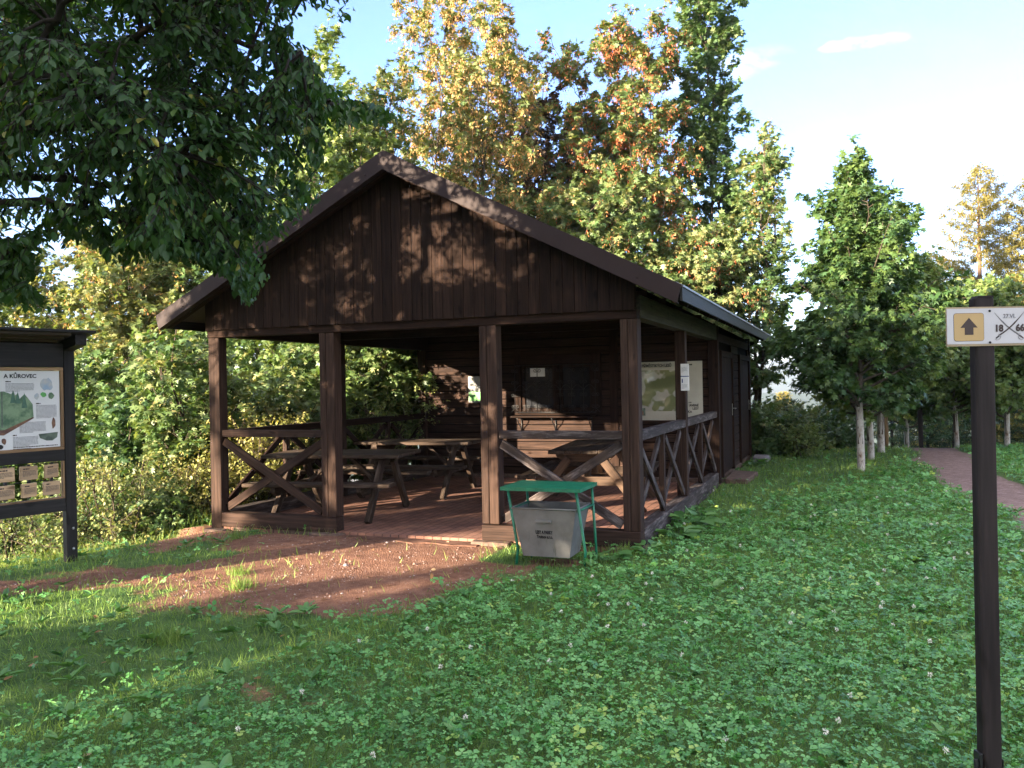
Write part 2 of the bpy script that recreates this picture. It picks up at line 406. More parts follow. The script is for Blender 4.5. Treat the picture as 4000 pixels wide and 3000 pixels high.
def make_ground():
    far = np.array([12, 16, 22, 32, 50, 80, 130, 220, 400, 700.0])
    xs = np.concatenate([-6.6-far[::-1], np.arange(-6.6, 6.2, 0.07), 6.2+far])
    ys = np.concatenate([-8-far[::-1], np.arange(-8, 1.0, 0.07), np.arange(1.0, 22, 0.28), 22+far])
    X, Y = np.meshgrid(xs, ys); Z = ground_z(X, Y)
    s = soil_mask(X, Y); p = path_mask(X, Y)
    Z = Z + 0.02*(vnoise(X, Y, 5, 41, 2)-0.5)*s
    nx, ny = len(xs), len(ys)
    V = np.stack([X.ravel(), Y.ravel(), Z.ravel()], 1)
    i, j = np.meshgrid(np.arange(nx-1), np.arange(ny-1)); a = (j*nx+i).ravel()
    F = np.stack([a, a+1, a+nx+1, a+nx], 1).ravel()
    o = fast_mesh('ground', V, F, np.full(len(a), 4), ground_mat(), None, {'soil': s.ravel(), 'path': p.ravel(), 'clo': clover_mask(X, Y).ravel()}, True)
    tag(o, kind='structure'); return o

def ground_mat():
    m, nt, out = new_mat('turf_and_earth')
    tc = nt.nodes.new('ShaderNodeTexCoord'); ob = tc.outputs['Object']
    n1 = noise(nt, ob, 9, 5, 0.65); n2 = noise(nt, ob, 60, 3, 0.6); n3 = noise(nt, ob, 1.2, 3)
    soil = ramp(nt, [(0.25, (0.115, 0.058, 0.038)), (0.5, (0.195, 0.098, 0.064)), (0.8, (0.28, 0.158, 0.108))], n1).outputs[0]
    v = nt.nodes.new('ShaderNodeTexVoronoi'); v.inputs['Scale'].default_value = 75; nt.links.new(ob, v.inputs['Vector'])
    peb = ramp(nt, [(0.0, (0.78, 0.76, 0.76)), (0.5, (1, 1, 1)), (1.0, (1.22, 1.18, 1.15))], v.outputs['Color']).outputs[0]
    soil = mixc(nt, soil, peb, 1.0, 'MULTIPLY')
    turf = ramp(nt, [(0.3, (0.045, 0.095, 0.028)), (0.6, (0.085, 0.145, 0.042)), (0.85, (0.14, 0.15, 0.055))], n1).outputs[0]
    pth = ramp(nt, [(0.3, (0.15, 0.098, 0.082)), (0.55, (0.23, 0.155, 0.135)), (0.8, (0.34, 0.25, 0.22))], n1).outputs[0]
    pth = mixc(nt, pth, peb, 1.0, 'MULTIPLY')
    sa = attr(nt, 'soil').outputs['Fac']; pa = attr(nt, 'path').outputs['Fac']
    def sharp(a):
        ad = nt.nodes.new('ShaderNodeMath'); ad.operation = 'MULTIPLY_ADD'; ad.inputs[1].default_value = 0.5; nt.links.new(n2, ad.inputs[0]); nt.links.new(a, ad.inputs[2])
        r = nt.nodes.new('ShaderNodeMapRange'); r.inputs[1].default_value = 0.60; r.inputs[2].default_value = 0.85; nt.links.new(ad.outputs[0], r.inputs[0]); return r.outputs[0]
    c = mixc(nt, turf, soil, sharp(sa)); c = mixc(nt, c, pth, sharp(pa))
    p = nt.nodes.new('ShaderNodeBsdfPrincipled'); nt.links.new(c, p.inputs['Base Color']); p.inputs['Roughness'].default_value = 0.95; p.inputs['Specular IOR Level'].default_value = 0.15
    hm = nt.nodes.new('ShaderNodeMath'); hm.operation = 'ADD'; nt.links.new(n2, hm.inputs[0]); nt.links.new(v.outputs['Distance'], hm.inputs[1])
    bp = nt.nodes.new('ShaderNodeBump'); bp.inputs['Strength'].default_value = 0.9; bp.inputs['Distance'].default_value = 0.012
    nt.links.new(hm.outputs[0], bp.inputs['Height']); nt.links.new(bp.outputs[0], p.inputs['Normal'])
    nt.links.new(p.outputs[0], out.inputs[0]); return m

make_ground()

def brick_mat():
    m, nt, out = new_mat('red_pavers')
    tc = nt.nodes.new('ShaderNodeTexCoord')
    mp = nt.nodes.new('ShaderNodeMapping'); mp.inputs['Rotation'].default_value = (0, 0, RAD(90)); nt.links.new(tc.outputs['Object'], mp.inputs[0])
    b = nt.nodes.new('ShaderNodeTexBrick'); nt.links.new(mp.outputs[0], b.inputs['Vector'])
    b.inputs['Scale'].default_value = 1.0; b.inputs['Brick Width'].default_value = 0.2; b.inputs['Row Height'].default_value = 0.1
    b.inputs['Mortar Size'].default_value = 0.006; b.inputs['Mortar Smooth'].default_value = 0.2
    b.inputs['Color1'].default_value = (0.30, 0.145, 0.10, 1); b.inputs['Color2'].default_value = (0.23, 0.115, 0.082, 1); b.inputs['Mortar'].default_value = (0.07, 0.04, 0.032, 1)
    n = noise(nt, tc.outputs['Object'], 3, 5, 0.65)
    c = mixc(nt, b.outputs[0], ramp(nt, [(0.3, (0.62, 0.6, 0.6)), (0.65, (1, 1, 1))], n).outputs[0], 1.0, 'MULTIPLY')
    dust = ramp(nt, [(0.5, (0, 0, 0)), (0.8, (0.55, 0.55, 0.55))], noise(nt, tc.outputs['Object'], 1.3, 4, 0.6)).outputs[0]
    c = mixc(nt, c, (0.30, 0.175, 0.125), dust)
    p = nt.nodes.new('ShaderNodeBsdfPrincipled'); nt.links.new(c, p.inputs['Base Color']); p.inputs['Roughness'].default_value = 0.85; p.inputs['Specular IOR Level'].default_value = 0.25
    bp = nt.nodes.new('ShaderNodeBump'); bp.inputs['Strength'].default_value = 0.8; bp.inputs['Distance'].default_value = 0.006; bp.invert = True
    nt.links.new(b.outputs['Fac'], bp.inputs['Height']); nt.links.new(bp.outputs[0], p.inputs['Normal'])
    nt.links.new(p.outputs[0], out.inputs[0]); return m

f = MB(); f.box((-5.02, 0.02, -0.5), (-0.04, 5.40, 0.012))
tag(f.build('floor', brick_mat()), kind='structure')
f = MB()   # worn concrete lip in front of the opening
ed = [(-3.36, 0.02)]; k = 15
for i in range(k+1):
    x = -3.36+1.74*i/k; ed.append((x, -0.13-0.10*random.random()))
ed.append((-1.62, 0.02))
f.prism([(x, y) for x, y in ed], 2, -0.30, -0.016)
tag(f.build('step_path', plain('earthy_concrete', (0.16, 0.085, 0.06), 0.95, 0, 0.45, 9, 0.1, 0.6)), kind='structure')

# ------------------------------------------------------------------ the timber shelter
sh = thing('picnic_shelter', 'dark brown timber picnic shelter with brown metal gable roof and open railed porch', 'shelter')
W = 5.06; EX0, EX1 = -5.52, 0.46; RX = -W/2; EZ, SL = 2.44, 0.508
RY0, RY1 = -0.28, 10.3
def roof_z(x): return EZ + (min(x-EX0, EX1-x))*SL
RZ = roof_z(RX)
# roof sheets (left and right slope), each a slab 35 mm thick, with standing seams
for sgn in (-1, 1):
    b = MB(); ex = EX0 if sgn < 0 else EX1
    b.prism([(ex, EZ-0.035), (ex, EZ), (RX, RZ), (RX, RZ-0.035)] if sgn < 0 else [(RX, RZ-0.035), (RX, RZ), (ex, EZ), (ex, EZ-0.035)], 1, RY0, RY1)
    y = RY0+0.4
    while y < RY1-0.1:
        b.prism([(ex, EZ+0.001), (ex, EZ+0.028), (RX, RZ+0.028), (RX, RZ+0.001)] if sgn < 0 else [(RX, RZ+0.001), (RX, RZ+0.028), (ex, EZ+0.028), (ex, EZ+0.001)], 1, y, y+0.02)
        y += 0.42
    b.build('roof', M['roof'], sh)
b = MB(); b.prism([(RX-0.16, RZ-0.052), (RX, RZ+0.034), (RX+0.16, RZ-0.052), (RX+0.16, RZ-0.042), (RX, RZ+0.046), (RX-0.16, RZ-0.042)], 1, RY0-0.004, RY1)
b.build('ridge_cap', M['flash'], sh)
# front flashing boards with a folded lip
ang = math.atan(SL)
for sgn in (-1, 1):
    ex = EX0-0.02 if sgn < 0 else EX1+0.02
    dz = 0.185; dx = 0.155*math.sin(ang)*0.55
    top0 = (ex, EZ+0.016-0.02*SL); bot0 = (ex-sgn*dx, EZ+0.016-dz+0.02)
    b = MB()
    b.prism([top0, (RX, RZ+0.034), (RX, RZ+0.034-dz), bot0], 1, RY0-0.02, RY0-0.006)
    b.prism([(bot0[0], bot0[1]), (RX, RZ+0.034-dz), (RX, RZ+0.026-dz), (bot0[0], bot0[1]-0.008)], 1, RY0-0.028, RY0+0.05)
    for t in (0.12, 0.55, 0.93):
        px, pz = bot0[0]+(RX-bot0[0])*t, bot0[1]+(RZ-0.15-bot0[1])*t+0.06
        b.tube([(px, RY0-0.026, pz), (px, RY0-0.018, pz)], 0.008, 6)
    b.build('gable_flashing', M['flash'], sh)
# eaves board on either long side
for sgn in (-1, 1):
    ex = EX0 if sgn < 0 else EX1
    b = MB(); b.box((ex-0.024*(sgn < 0)+0.001, RY0+0.02, EZ-0.135), (ex+0.024*(sgn > 0)-0.001, RY1, EZ-0.012), 1)
    b.build('eaves_board', M['blackwood'], sh)
    b = MB(); b.prism([(ex-sgn*0.03, EZ+0.036), (ex+sgn*0.036, EZ+0.004), (ex+sgn*0.036, EZ-0.014), (ex+sgn*0.030, EZ-0.014), (ex+sgn*0.030, EZ+0.001), (ex-sgn*0.03, EZ+0.031)], 1, RY0+0.01, RY1+0.01)
    b.build('drip_edge', plain('sky_tinted_drip_metal', (0.26, 0.28, 0.32), 0.45, 0.3, 0.15, 4), sh)  # pale bluish colour stands in for sky reflected in the roof edge
# rafters
yy = [-0.18+0.72*i for i in range(15)]
for y in yy:
    for sgn in (-1, 1):
        ex = EX0 if sgn < 0 else EX1
        b = MB(); n = Vector((sgn*SL, 0, 1)).normalized()
        p = Vector((ex-sgn*0.02, y, EZ-0.035-0.02*0+0.02*SL)) - n*0.062; q = Vector((RX+sgn*0.02, y, RZ-0.035-0.02*SL)) - n*0.062
        b.beam(p, q, 0.07, 0.12, n); b.build('rafter', M['wood'], sh)
# gable boarding
b = MB(); x = -W; i = 0
def under(x): return roof_z(x)-0.175
while x < -0.01:
    x2 = min(x+0.1175, 0.0); a, c = x+0.002, x2-0.002
    poly = [(a, 2.272-random.random()*0.01), (c, 2.272-random.random()*0.01), (c, under(c)+0.13)]
    if a < RX < c: poly.append((RX, under(RX)+0.13))
    poly.append((a, under(a)+0.13))
    o = random.random()*0.004
    b.prism(poly, 1, -0.036-o, -0.014, ga=2); x = x2
b.prism([(-W+0.001, 2.29), (-0.001, 2.29), (-0.001, under(0)+0.1), (RX, under(RX)+0.1), (-W+0.001, under(-W)+0.1)], 1, -0.010, 0.012)
b.build('gable_wall', M['wood'], sh, 0.002)
# tie beam and wall plates
b = MB(); b.box((-W, -0.008, 2.185), (0.004, 0.135, 2.278), 0); b.build('tie_beam', M['wood'], sh, 0.004)
b = MB(); b.box((-0.13, 0.137, 2.20), (0.012, 5.35, 2.42), 1, tint=0.5); b.build('wall_plate', wood('mossy_beam', (0.022, 0.018, 0.012), (0.055, 0.046, 0.026), (0.08, 0.075, 0.036), 0.85, 0.3), sh, 0.004)
b = MB(); b.box((-W-0.012, 0.137, 2.20), (-W+0.13, 5.35, 2.42), 1); b.build('wall_plate', M['wood'], sh, 0.004)
for y in (2.65,):
    b = MB(); b.box((-W+0.14, y-0.06, 2.26), (-0.14, y+0.06, 2.40), 0); b.build('tie_beam', M['wood'], sh, 0.004)
    for sx in ():
        b = MB(); x0 = -W+0.13 if sx < 0 else -0.13
        b.beam((x0, y, 1.62), (x0-sx*0.44, y, 2.046), 0.07, 0.09); b.build('knee_brace', M['wood'], sh, 0.003)
# front posts made of two boards with a crack between
def post(x0, x1, y0, y1, z0, z1, split=True, mat='post'):
    b = MB()
    if split:
        c = (x0+x1)/2-0.01
        b.box((x0, y0, z0), (c-0.0015, y1, z1), 2); b.box((c+0.0015, y0+0.001, z0), (x1, y1, z1), 2)
    else: b.box((x0, y0, z0), (x1, y1, z1), 2)
    return b.build('post', M[mat], sh, 0.006)
post(-5.056, -4.905, 0, 0.14, -0.02, 2.184, False)
post(-3.538, -3.352, 0, 0.15, 0.166, 2.184)
post(-1.624, -1.438, 0, 0.15, 0.176, 2.184)
post(-0.160, 0.006, 0, 0.16, 0.166, 2.184)
post(-5.06, -4.93, 2.58, 2.71, 0.0, 2.199, False)
post(-0.125, 0.004, 2.58, 2.71, 0.0, 2.199, False)
# front sills and footing blocks
b = MB(); b.box((-5.06, -0.012, 0.0), (-4.904, 0.16, -0.0) , 0) if False else b.box((-4.903, -0.008, 0.004), (-3.348, 0.145, 0.164), 0); b.build('sill_beam', M['post'], sh, 0.006)
b = MB(); b.box((-1.628, -0.008, 0.012), (-0.165+0.169, 0.158, 0.164), 0); b.build('sill_beam', M['post'], sh, 0.006)
def block(x0, x1, y0, y1, z0, z1):
    b = MB(); n = 9; cx, cy = (x0+x1)/2, (y0+y1)/2
    poly = []
    for px, py in [(x0, y0), (cx, y0), (x1, y0), (x1, cy), (x1, y1), (cx, y1), (x0, y1), (x0, cy)]:
        poly.append((px+random.uniform(-.02, .02), py+random.uniform(-.02, .02)))
    b.prism(poly, 2, z0, z1); return b.build('footing', M['concrete'], sh, 0.012)
block(-5.12, -4.82, -0.09, 0.2, -0.4, -0.022); block(-3.66, -3.26, -0.12, 0.2, -0.4, 0.003)
block(-1.72, -1.30, -0.12, 0.2, -0.4, 0.010); block(-0.30, 0.07, -0.06, 0.22, -0.4, 0.010); block(-4.75, -3.7, 0.01, 0.14, -0.4, 0.002)
# front railings
def xbrace(p00, p01, p10, p11, nrm, w=0.085, t=0.038, mat='greywood'):
    """two crossing braces: p00->p11 and p01->p10, second set behind the first"""
    n = Vector(nrm)
    for k, (a, c) in enumerate(((p00, p11), (p01, p10))):
        o = n*(-0.0 if k == 0 else -(t+0.002))
        b = MB(); b.beam(Vector(a)+o, Vector(c)+o, t, w, Vector((0, 0, 1))); b.build('brace', M[mat], sh, 0.003)
for (x0, x1, mt) in ((-4.904, -3.539, 'post'), (-1.437, -0.161, 'greywood')):
    b = MB(); b.box((x0, 0.02, 1.036), (x1, 0.125, 1.116), 0); b.build('handrail', M[mt], sh, 0.005)
    y = 0.05
    xbrace((x0+0.02, y, 0.985), (x0+0.02, y, 0.215), (x1-0.02, y, 0.985), (x1-0.02, y, 0.215), (0, -1, 0), 0.088, 0.04, mt)
# side railings
for sx, xo, mt in ((1, -0.06, 'greywood'), (-1, -5.0, 'wood')):
    b = MB(); b.box((xo-0.075, 0.162 if sx > 0 else 0.142, -0.05), (xo+0.068, 5.33, 0.168), 1); b.build('sill_beam', M['greywood'], sh, 0.006)
    for y0, y1 in ((0.165, 2.578), (2.712, 5.33)):
        b = MB(); b.box((xo-0.045, y0, 1.016), (xo+0.058, y1, 1.108), 1); b.build('handrail', M[mt], sh, 0.005)
        ym = (y0+y1)/2
        b = MB(); b.box((xo-0.03, ym-0.04, 0.168), (xo+0.03, ym+0.04, 1.015), 2); b.build('baluster', M['post'], sh, 0.003)
        for a, c in ((y0, ym-0.04), (ym+0.04, y1)):
            xbrace((xo+0.02, a+0.03, 0.965), (xo+0.02, a+0.03, 0.215), (xo+0.02, c-0.03, 0.965), (xo+0.02, c-0.03, 0.215), (1, 0, 0), 0.075, 0.034, mt)
# back room: cladding of horizontal boards
WY, WE = 5.416, 10.05
def cladding(name, ax, const, a0, a1, z0, z1fn, out, h=0.142, parent=sh, holes=()):
    """boards along x (ax=0, face at y=const) or along y (ax=1, face at x=const); out = outward sign"""
    b = MB(); z = z0
    while z < 4:
        zt = z+h-0.014
        spans = [(a0, a1)]
        for (h0, h1, hz0, hz1) in holes:
            if zt > hz0 and z < hz1:
                spans = [s for (p, q) in spans for s in ((p, min(q, h0)), (max(p, h1), q)) if s[1]-s[0] > 0.02]
        for (p, q) in spans:
            # keep the board under the roof
            pp, qq = p, q
            if ax == 0:
                lim = lambda x: z1fn(x)
                while pp < RX and lim(pp) < zt: pp += 0.05
                while qq > RX and lim(qq) < zt: qq -= 0.05
                if qq-pp < 0.1: continue
            elif z1fn(0) < zt: continue
            o = random.random()*0.003; t = 0.022
            lo_, hi_ = (const-t, const) if out < 0 else (const, const+t)
            prof = [(lo_-o*(out < 0), z), (hi_, z), (hi_, zt), (lo_-o*(out < 0)+0.004*(out < 0), zt)]
            if out > 0: prof = [(const, z), (const+t+o, z), (const+t+o-0.004, zt), (const, zt)]
            if ax == 0: b.prism(prof, 0, pp, qq, ga=0)
            else: b.prism([(p_, z_) for p_, z_ in prof], 1, p, q, ga=1)
        z += h
    return b.build(name, M['wallwood'], parent, 0.003)
cladding('wall', 0, WY, -5.0, -0.02, 0.06, lambda x: roof_z(x)-0.17, -1, holes=[(-3.30, -1.90, 1.06, 2.02)])
cladding('wall', 1, -0.02, WY+0.07, WE, 0.06, lambda x: 2.42, 1, holes=[(5.62, 7.16, 0, 2.06), (8.13, 9.86, 0, 2.06)])
b = MB(); b.box((-5.03, WY+0.001, -0.4), (-0.03, WY+0.09, 2.45), 0); b.box((-5.03, WY+0.1, -0.4), (-0.045, WE-0.02, 2.4), 1)
b.prism([(-5.02, 2.45), (-0.04, 2.45), (RX, RZ-0.2)], 1, WY+0.001, WY+0.08, ga=0)
b.build('wall_core', M['black'], sh)
b = MB(); b.prism([(-5.02, 2.40), (-0.04, 2.40), (RX, RZ-0.2)], 1, WE-0.05, WE, ga=0); b.box((-5.05, WE-0.018, -0.4), (0, WE+0.01, 2.40), 0); b.build('rear_wall', M['wood'], sh)
for x0, x1, y0, y1, mt in ((-5.14, -4.99, 5.335, 5.50, 'post'), (-0.13, 0.026, 5.335, 5.485, 'wood'), (-1.694, -1.56, 5.372, 5.392, 'wood'), (-0.06, 0.03, WE-0.07, WE+0.02, 'wood')):
    b = MB(); b.box((x0, y0, 0.0 if x0 < -2 or x0 > -1 else 0.1), (x1, y1, 2.42 if x1-x0 < 0.2 else 2.5), 2); b.build('corner_post', M[mt], sh, 0.005)
b = MB(); b.box((-5.02, 5.33, -0.05), (-0.04, 5.41, 0.075), 0); b.build('plinth', M['concrete'], sh, 0.008)
b = MB(); b.box((-0.2, 5.5, -0.5), (-0.005, WE, 0.055), 1); b.build('plinth', M['concrete'], sh, 0.01)
# doors on the long side
for (y0, y1) in ((5.62, 7.16), (8.13, 9.86)):
    d = MB(); d.box((-0.015, y0+0.11, 0.09), (0.012, y1-0.11, 1.95), 2); door = d.build('door', M['wood'], sh, 0.003)
    for (a, c) in ((0.16, 0.88), (1.08, 1.86)):
        pn = MB(); w0, w1 = y0+0.24, y1-0.24
        pn.box((0.013, w0, a), (0.024, w1, c), 2); pn.build('panel', M['wood'], door, 0.006)
    fr = MB(); fr.box((-0.01, y0, 0.06), (0.045, y0+0.105, 2.05), 2); fr.box((-0.01, y1-0.105, 0.06), (0.045, y1, 2.05), 2); fr.box((-0.01, y0+0.106, 1.955), (0.043, y1-0.106, 2.05), 1)
    fr.build('frame', M['wood'], door, 0.004)
    hd = MB(); hy = y1-0.17
    hd.box((0.0255, hy-0.02, 0.98), (0.031, hy+0.02, 1.18), 2); hd.tube([(0.031, hy, 1.10), (0.085, hy, 1.10), (0.09, hy-0.02, 1.10), (0.09, hy-0.12, 1.095)], 0.008, 6)
    hd.build('handle', M['brass'], door)
# window with shelf and scrollwork grille on the porch wall
wf = MB(); y0, y1 = 5.352, 5.400
wf.box((-3.335, y0, 1.065), (-3.215, y1, 2.06), 2); wf.box((-1.97, y0, 1.065), (-1.835, y1, 2.06), 2); wf.box((-3.214, y0, 1.90), (-1.971, y1, 2.06), 0); wf.box((-3.214, y0, 1.065), (-1.971, y1, 1.125), 0)
win = wf.build('window', M['wood'], sh, 0.004)
for x0, x1 in ((-3.21, -2.61), (-2.545, -1.975)):
    c = MB(); a, e = 0.055, 0.05
    c.box((x0, 5.382, 1.128), (x0+a, 5.412, 1.896), 2); c.box((x1-a, 5.382, 1.128), (x1, 5.412, 1.896), 2); c.box((x0+a+.001, 5.383, 1.128), (x1-a-.001, 5.412, 1.128+a), 0); c.box((x0+a+.001, 5.383, 1.896-e), (x1-a-.001, 5.412, 1.896), 0)
    c.build('sash', M['wood'], win, 0.003)
    g = MB(); g.box((x0+a-0.01, 5.402, 1.17), (x1-a+0.01, 5.408, 1.86)); g.build('pane', M['glass'], win)
c = MB(); c.box((-2.608, 5.360, 1.128), (-2.547, 5.410, 1.896), 2); c.build('mullion', M['wood'], win, 0.003)
c = MB(); c.box((-3.06, 5.396, 1.70), (-2.80, 5.3995, 1.84)); c.build('notice', M['white'], win)
def spiral(b, c, r, a0, a1, yv, n=14, t=0.0045):
    pts = []
    for i in range(n+1):
        u = i/n; a = a0+(a1-a0)*u; rr = r*(1-0.72*u)
        pts.append((c[0]+math.cos(a)*rr, yv, c[1]+math.sin(a)*rr))
    b.tube(pts, t, 5)
gr = MB(); gy = 5.30; xs = [-3.30+0.198*i for i in range(8)]
for x in xs: gr.tube([(x, gy, 1.10), (x, gy, 1.90)], 0.006, 6)
for z in (1.11, 1.885): gr.tube([(xs[0], gy, z), (xs[-1], gy, z)], 0.006, 6)
for x in (xs[0], xs[-1]):
    for z in (1.13, 1.87): gr.tube([(x, gy, z), (x, 5.36, z)], 0.006, 6)
for i in range(7):
    xm = (xs[i]+xs[i+1])/2
    gr.tube([(xs[i]+0.198*k/8, gy, 1.47+0.085*math.sin(math.pi*k/8)) for k in range(9)], 0.0045, 5)
    gr.tube([(xs[i]+0.198*k/8, gy, 1.48-0.0*k) for k in (0, 8)], 0.003, 5)
for x in xs:
    for s in (-1, 1):
        for zc, up in ((1.60, 1), (1.40, -1), (1.20, 1), (1.80, -1)):
            spiral(gr, (x+s*0.034, zc), 0.034, math.pi if s > 0 else 0, (math.pi-s*1.0*up*2.6*math.pi) if s > 0 else (0-s*1.0*up*2.6*math.pi), gy)
        gr.tube([(x, gy, 1.20), (x+s*0.03, gy, 1.15), (x+s*0.075, gy, 1.115)], 0.0045, 5)
gr.build('grille', M['iron'], win)
b = MB(); b.box((-3.335, 5.14, 1.026), (-1.92, 5.35, 1.056), 0); shelf = b.build('shelf', M['wood'], sh, 0.004)
for x in (-3.22, -2.62, -2.0):
    b = MB(); b.tube([(x, 5.17, 1.02), (x, 5.22, 0.95), (x, 5.33, 0.86), (x, 5.375, 0.76)], 0.009, 6); b.tube([(x, 5.375, 1.02), (x, 5.375, 0.76)], 0.009, 6); b.tube([(x, 5.17, 1.016), (x, 5.375, 1.016)], 0.009, 6)
    b.build('bracket', M['iron'], shelf)
# ------------------------------------------------------------------ lettering
def lettering(txt, size, mat, parent, loc, rot, align='LEFT', bold=0.0, sx=1.0, name='lettering', ext=0.0006, spacing=1.0):
    cu = bpy.data.curves.new(name, 'FONT'); cu.body = txt; cu.size = size; cu.align_x = align; cu.align_y = 'BOTTOM_BASELINE' if False else 'TOP_BASELINE'
    cu.extrude = ext; cu.offset = bold; cu.resolution_u = 3; cu.space_character = spacing
    t = bpy.data.objects.new(name, cu); COL.objects.link(t)
    dg = bpy.context.evaluated_depsgraph_get(); dg.update()
    me = bpy.data.meshes.new_from_object(t.evaluated_get(dg)); COL.objects.unlink(t); bpy.data.objects.remove(t)
    me.materials.clear(); me.materials.append(mat); me.name = name
    o = link(bpy.data.objects.new(name, me), parent); o.location = loc; o.rotation_euler = rot; o.scale = (sx, 1, 1)
    return o
FRONT = (RAD(90), 0, 0)    # text standing in the xz plane, read from -y

# ------------------------------------------------------------------ picnic tables
def picnic_table(name, label, loc, rz, L=1.72, plank='table', leg='table', seat_y=0.71, seatw=0.26, top_w=0.74, group='picnic tables in the shelter'):
    t = thing(name, label, 'picnic table', loc, (0, 0, rz), group)
    b = MB(); n = 4; w = top_w/n
    for i in range(n):
        y = -top_w/2+w*i; e = [random.uniform(-.012, .012) for _ in range(2)]
        b.box((-L/2+e[0], y+0.003, 0.725), (L/2+e[1], y+w-0.003, 0.768), 0)
    b.build('table_top', M[plank], t, 0.006)
    for s in (-1, 1):
        b = MB()
        for k in range(2):
            y = s*seat_y-seatw/2+k*seatw/2
            b.box((-L/2-0.03+random.uniform(-.01, .01), y+0.003, 0.425), (L/2+0.03+random.uniform(-.01, .01), y+seatw/2-0.003, 0.468), 0)
        b.build('seat', M[plank], t, 0.006)
    for sx in (-1, 1):
        x = sx*(L/2-0.28)
        for s in (-1, 1):
            b = MB(); b.beam((x, s*0.70, 0.0), (x, s*0.20, 0.66), 0.06, 0.10, (0, 1, 0)); b.build('leg', M[leg], t, 0.004)
        b = MB(); b.prism([(-0.36, 0.724), (0.36, 0.724), (0.36, 0.68), (0.27, 0.61), (-0.27, 0.61), (-0.36, 0.68)], 0, x-sx*0.033-0.03, x-sx*0.033-0.03+0.0+0.06-0.03*0 if False else x-sx*0.066+0.03, ga=1); b.build('cross_beam', M[leg], t, 0.004)
        yb = seat_y+seatw/2-0.03
        b = MB(); b.prism([(-yb, 0.424), (yb, 0.424), (yb, 0.37), (yb-0.06, 0.32), (-yb+0.06, 0.32), (-yb, 0.37)], 0, x+sx*0.033-0.029, x+sx*0.033+0.029, ga=1) if False else b.prism([(-yb, 0.424), (yb, 0.424), (yb, 0.37), (yb-0.06, 0.315), (-yb+0.06, 0.315), (-yb, 0.37)], 0, x-sx*0.064-0.03, x-sx*0.064+0.03, ga=1)
        b.build('bench_beam', M[leg], t, 0.004)
        b = MB(); b.beam((x-sx*0.10, 0, 0.36), (x-sx*0.48, 0, 0.70), 0.07, 0.045, (0, 0, 1)); b.build('strut', M[leg], t, 0.003)
    return t
FZ = 0.013
picnic_table('picnic_table', 'weathered wooden picnic table nearest the front rail, beside the porch opening', (-4.00, 1.14, FZ), RAD(10), 1.74, top_w=0.90)
picnic_table('picnic_table', 'weathered wooden picnic table behind the front one, close to the back wall', (-4.02, 3.22, FZ), RAD(6), 1.78)
picnic_table('picnic_table', 'brown picnic table set end-on behind the litter bin, under the barred window', (-1.22, 2.72, FZ), RAD(97), 1.95, 'table', 'legwood', 0.66, 0.24, 0.80)

# ------------------------------------------------------------------ litter bin under a green canopy
lb = thing('litter_bin', 'open grey galvanised litter bin hanging in a green tubular frame with green canopy', 'litter bin', (-0.66, -0.66, -0.02))
def zrel(z): return z+0.02
b = MB()
# bucket: tapered open box; local coords, front at -y
T = [(-0.30, -0.21), (0.30, -0.21), (0.30, 0.21), (-0.30, 0.21)]
Bt = [(-0.215, -0.155), (0.215, -0.155), (0.215, 0.155), (-0.215, 0.155)]
zt, zb, th = 0.505, 0.075, 0.004
o4 = [(x, y, zt) for x, y in T]; u4 = [(x, y, zb) for x, y in Bt]
i4 = [(x*(1-th/0.3), y*(1-th/0.2), zt) for x, y in T]; j4 = [(x*0.98, y*0.98, zb+th) for x, y in Bt]
b._add(o4+u4+i4+j4, [(4, 5, 1, 0), (5, 6, 2, 1), (6, 7, 3, 2), (7, 4, 0, 3), (7, 6, 5, 4), (8, 9, 13, 12), (9, 10, 14, 13), (10, 11, 15, 14), (11, 8, 12, 15), (12, 13, 14, 15)])
b.build('bucket', M['galv'], lb)
b = MB()
for i in range(4):
    p, q = T[i], T[(i+1) % 4]; b.tube([(p[0]*1.015, p[1]*1.015, zt), (q[0]*1.015, q[1]*1.015, zt)], 0.0095, 7)
b.build('rim', M['galv'], lb)
# grip on the front wall (front wall leans)
lean = math.atan((0.21-0.155)/(zt-zb))
def fy(z): return -0.155-(z-zb)/(zt-zb)*0.055
b = MB(); zc = 0.395
b.box((-0.075, fy(zc)-0.022, zc-0.013), (0.075, fy(zc)+0.002, zc+0.013), 0); b.tube([(0.045, fy(zc)-0.0225, zc), (0.074, fy(zc)-0.0225, zc)], 0.007, 6)
b.build('handle', M['galv'], lb, 0.004)
tr = (RAD(90)+lean*1.0, 0, 0)
lettering('LESY A PARKY', 0.040, M['ink'], lb, (-0.005, fy(0.283)-0.0022, 0.283), tr, 'CENTER', 0.0022, 0.62)
lettering('Trutnov s.r.o.', 0.040, M['ink'], lb, (0.0, fy(0.243)-0.0022, 0.243), tr, 'CENTER', 0.0020, 0.66)
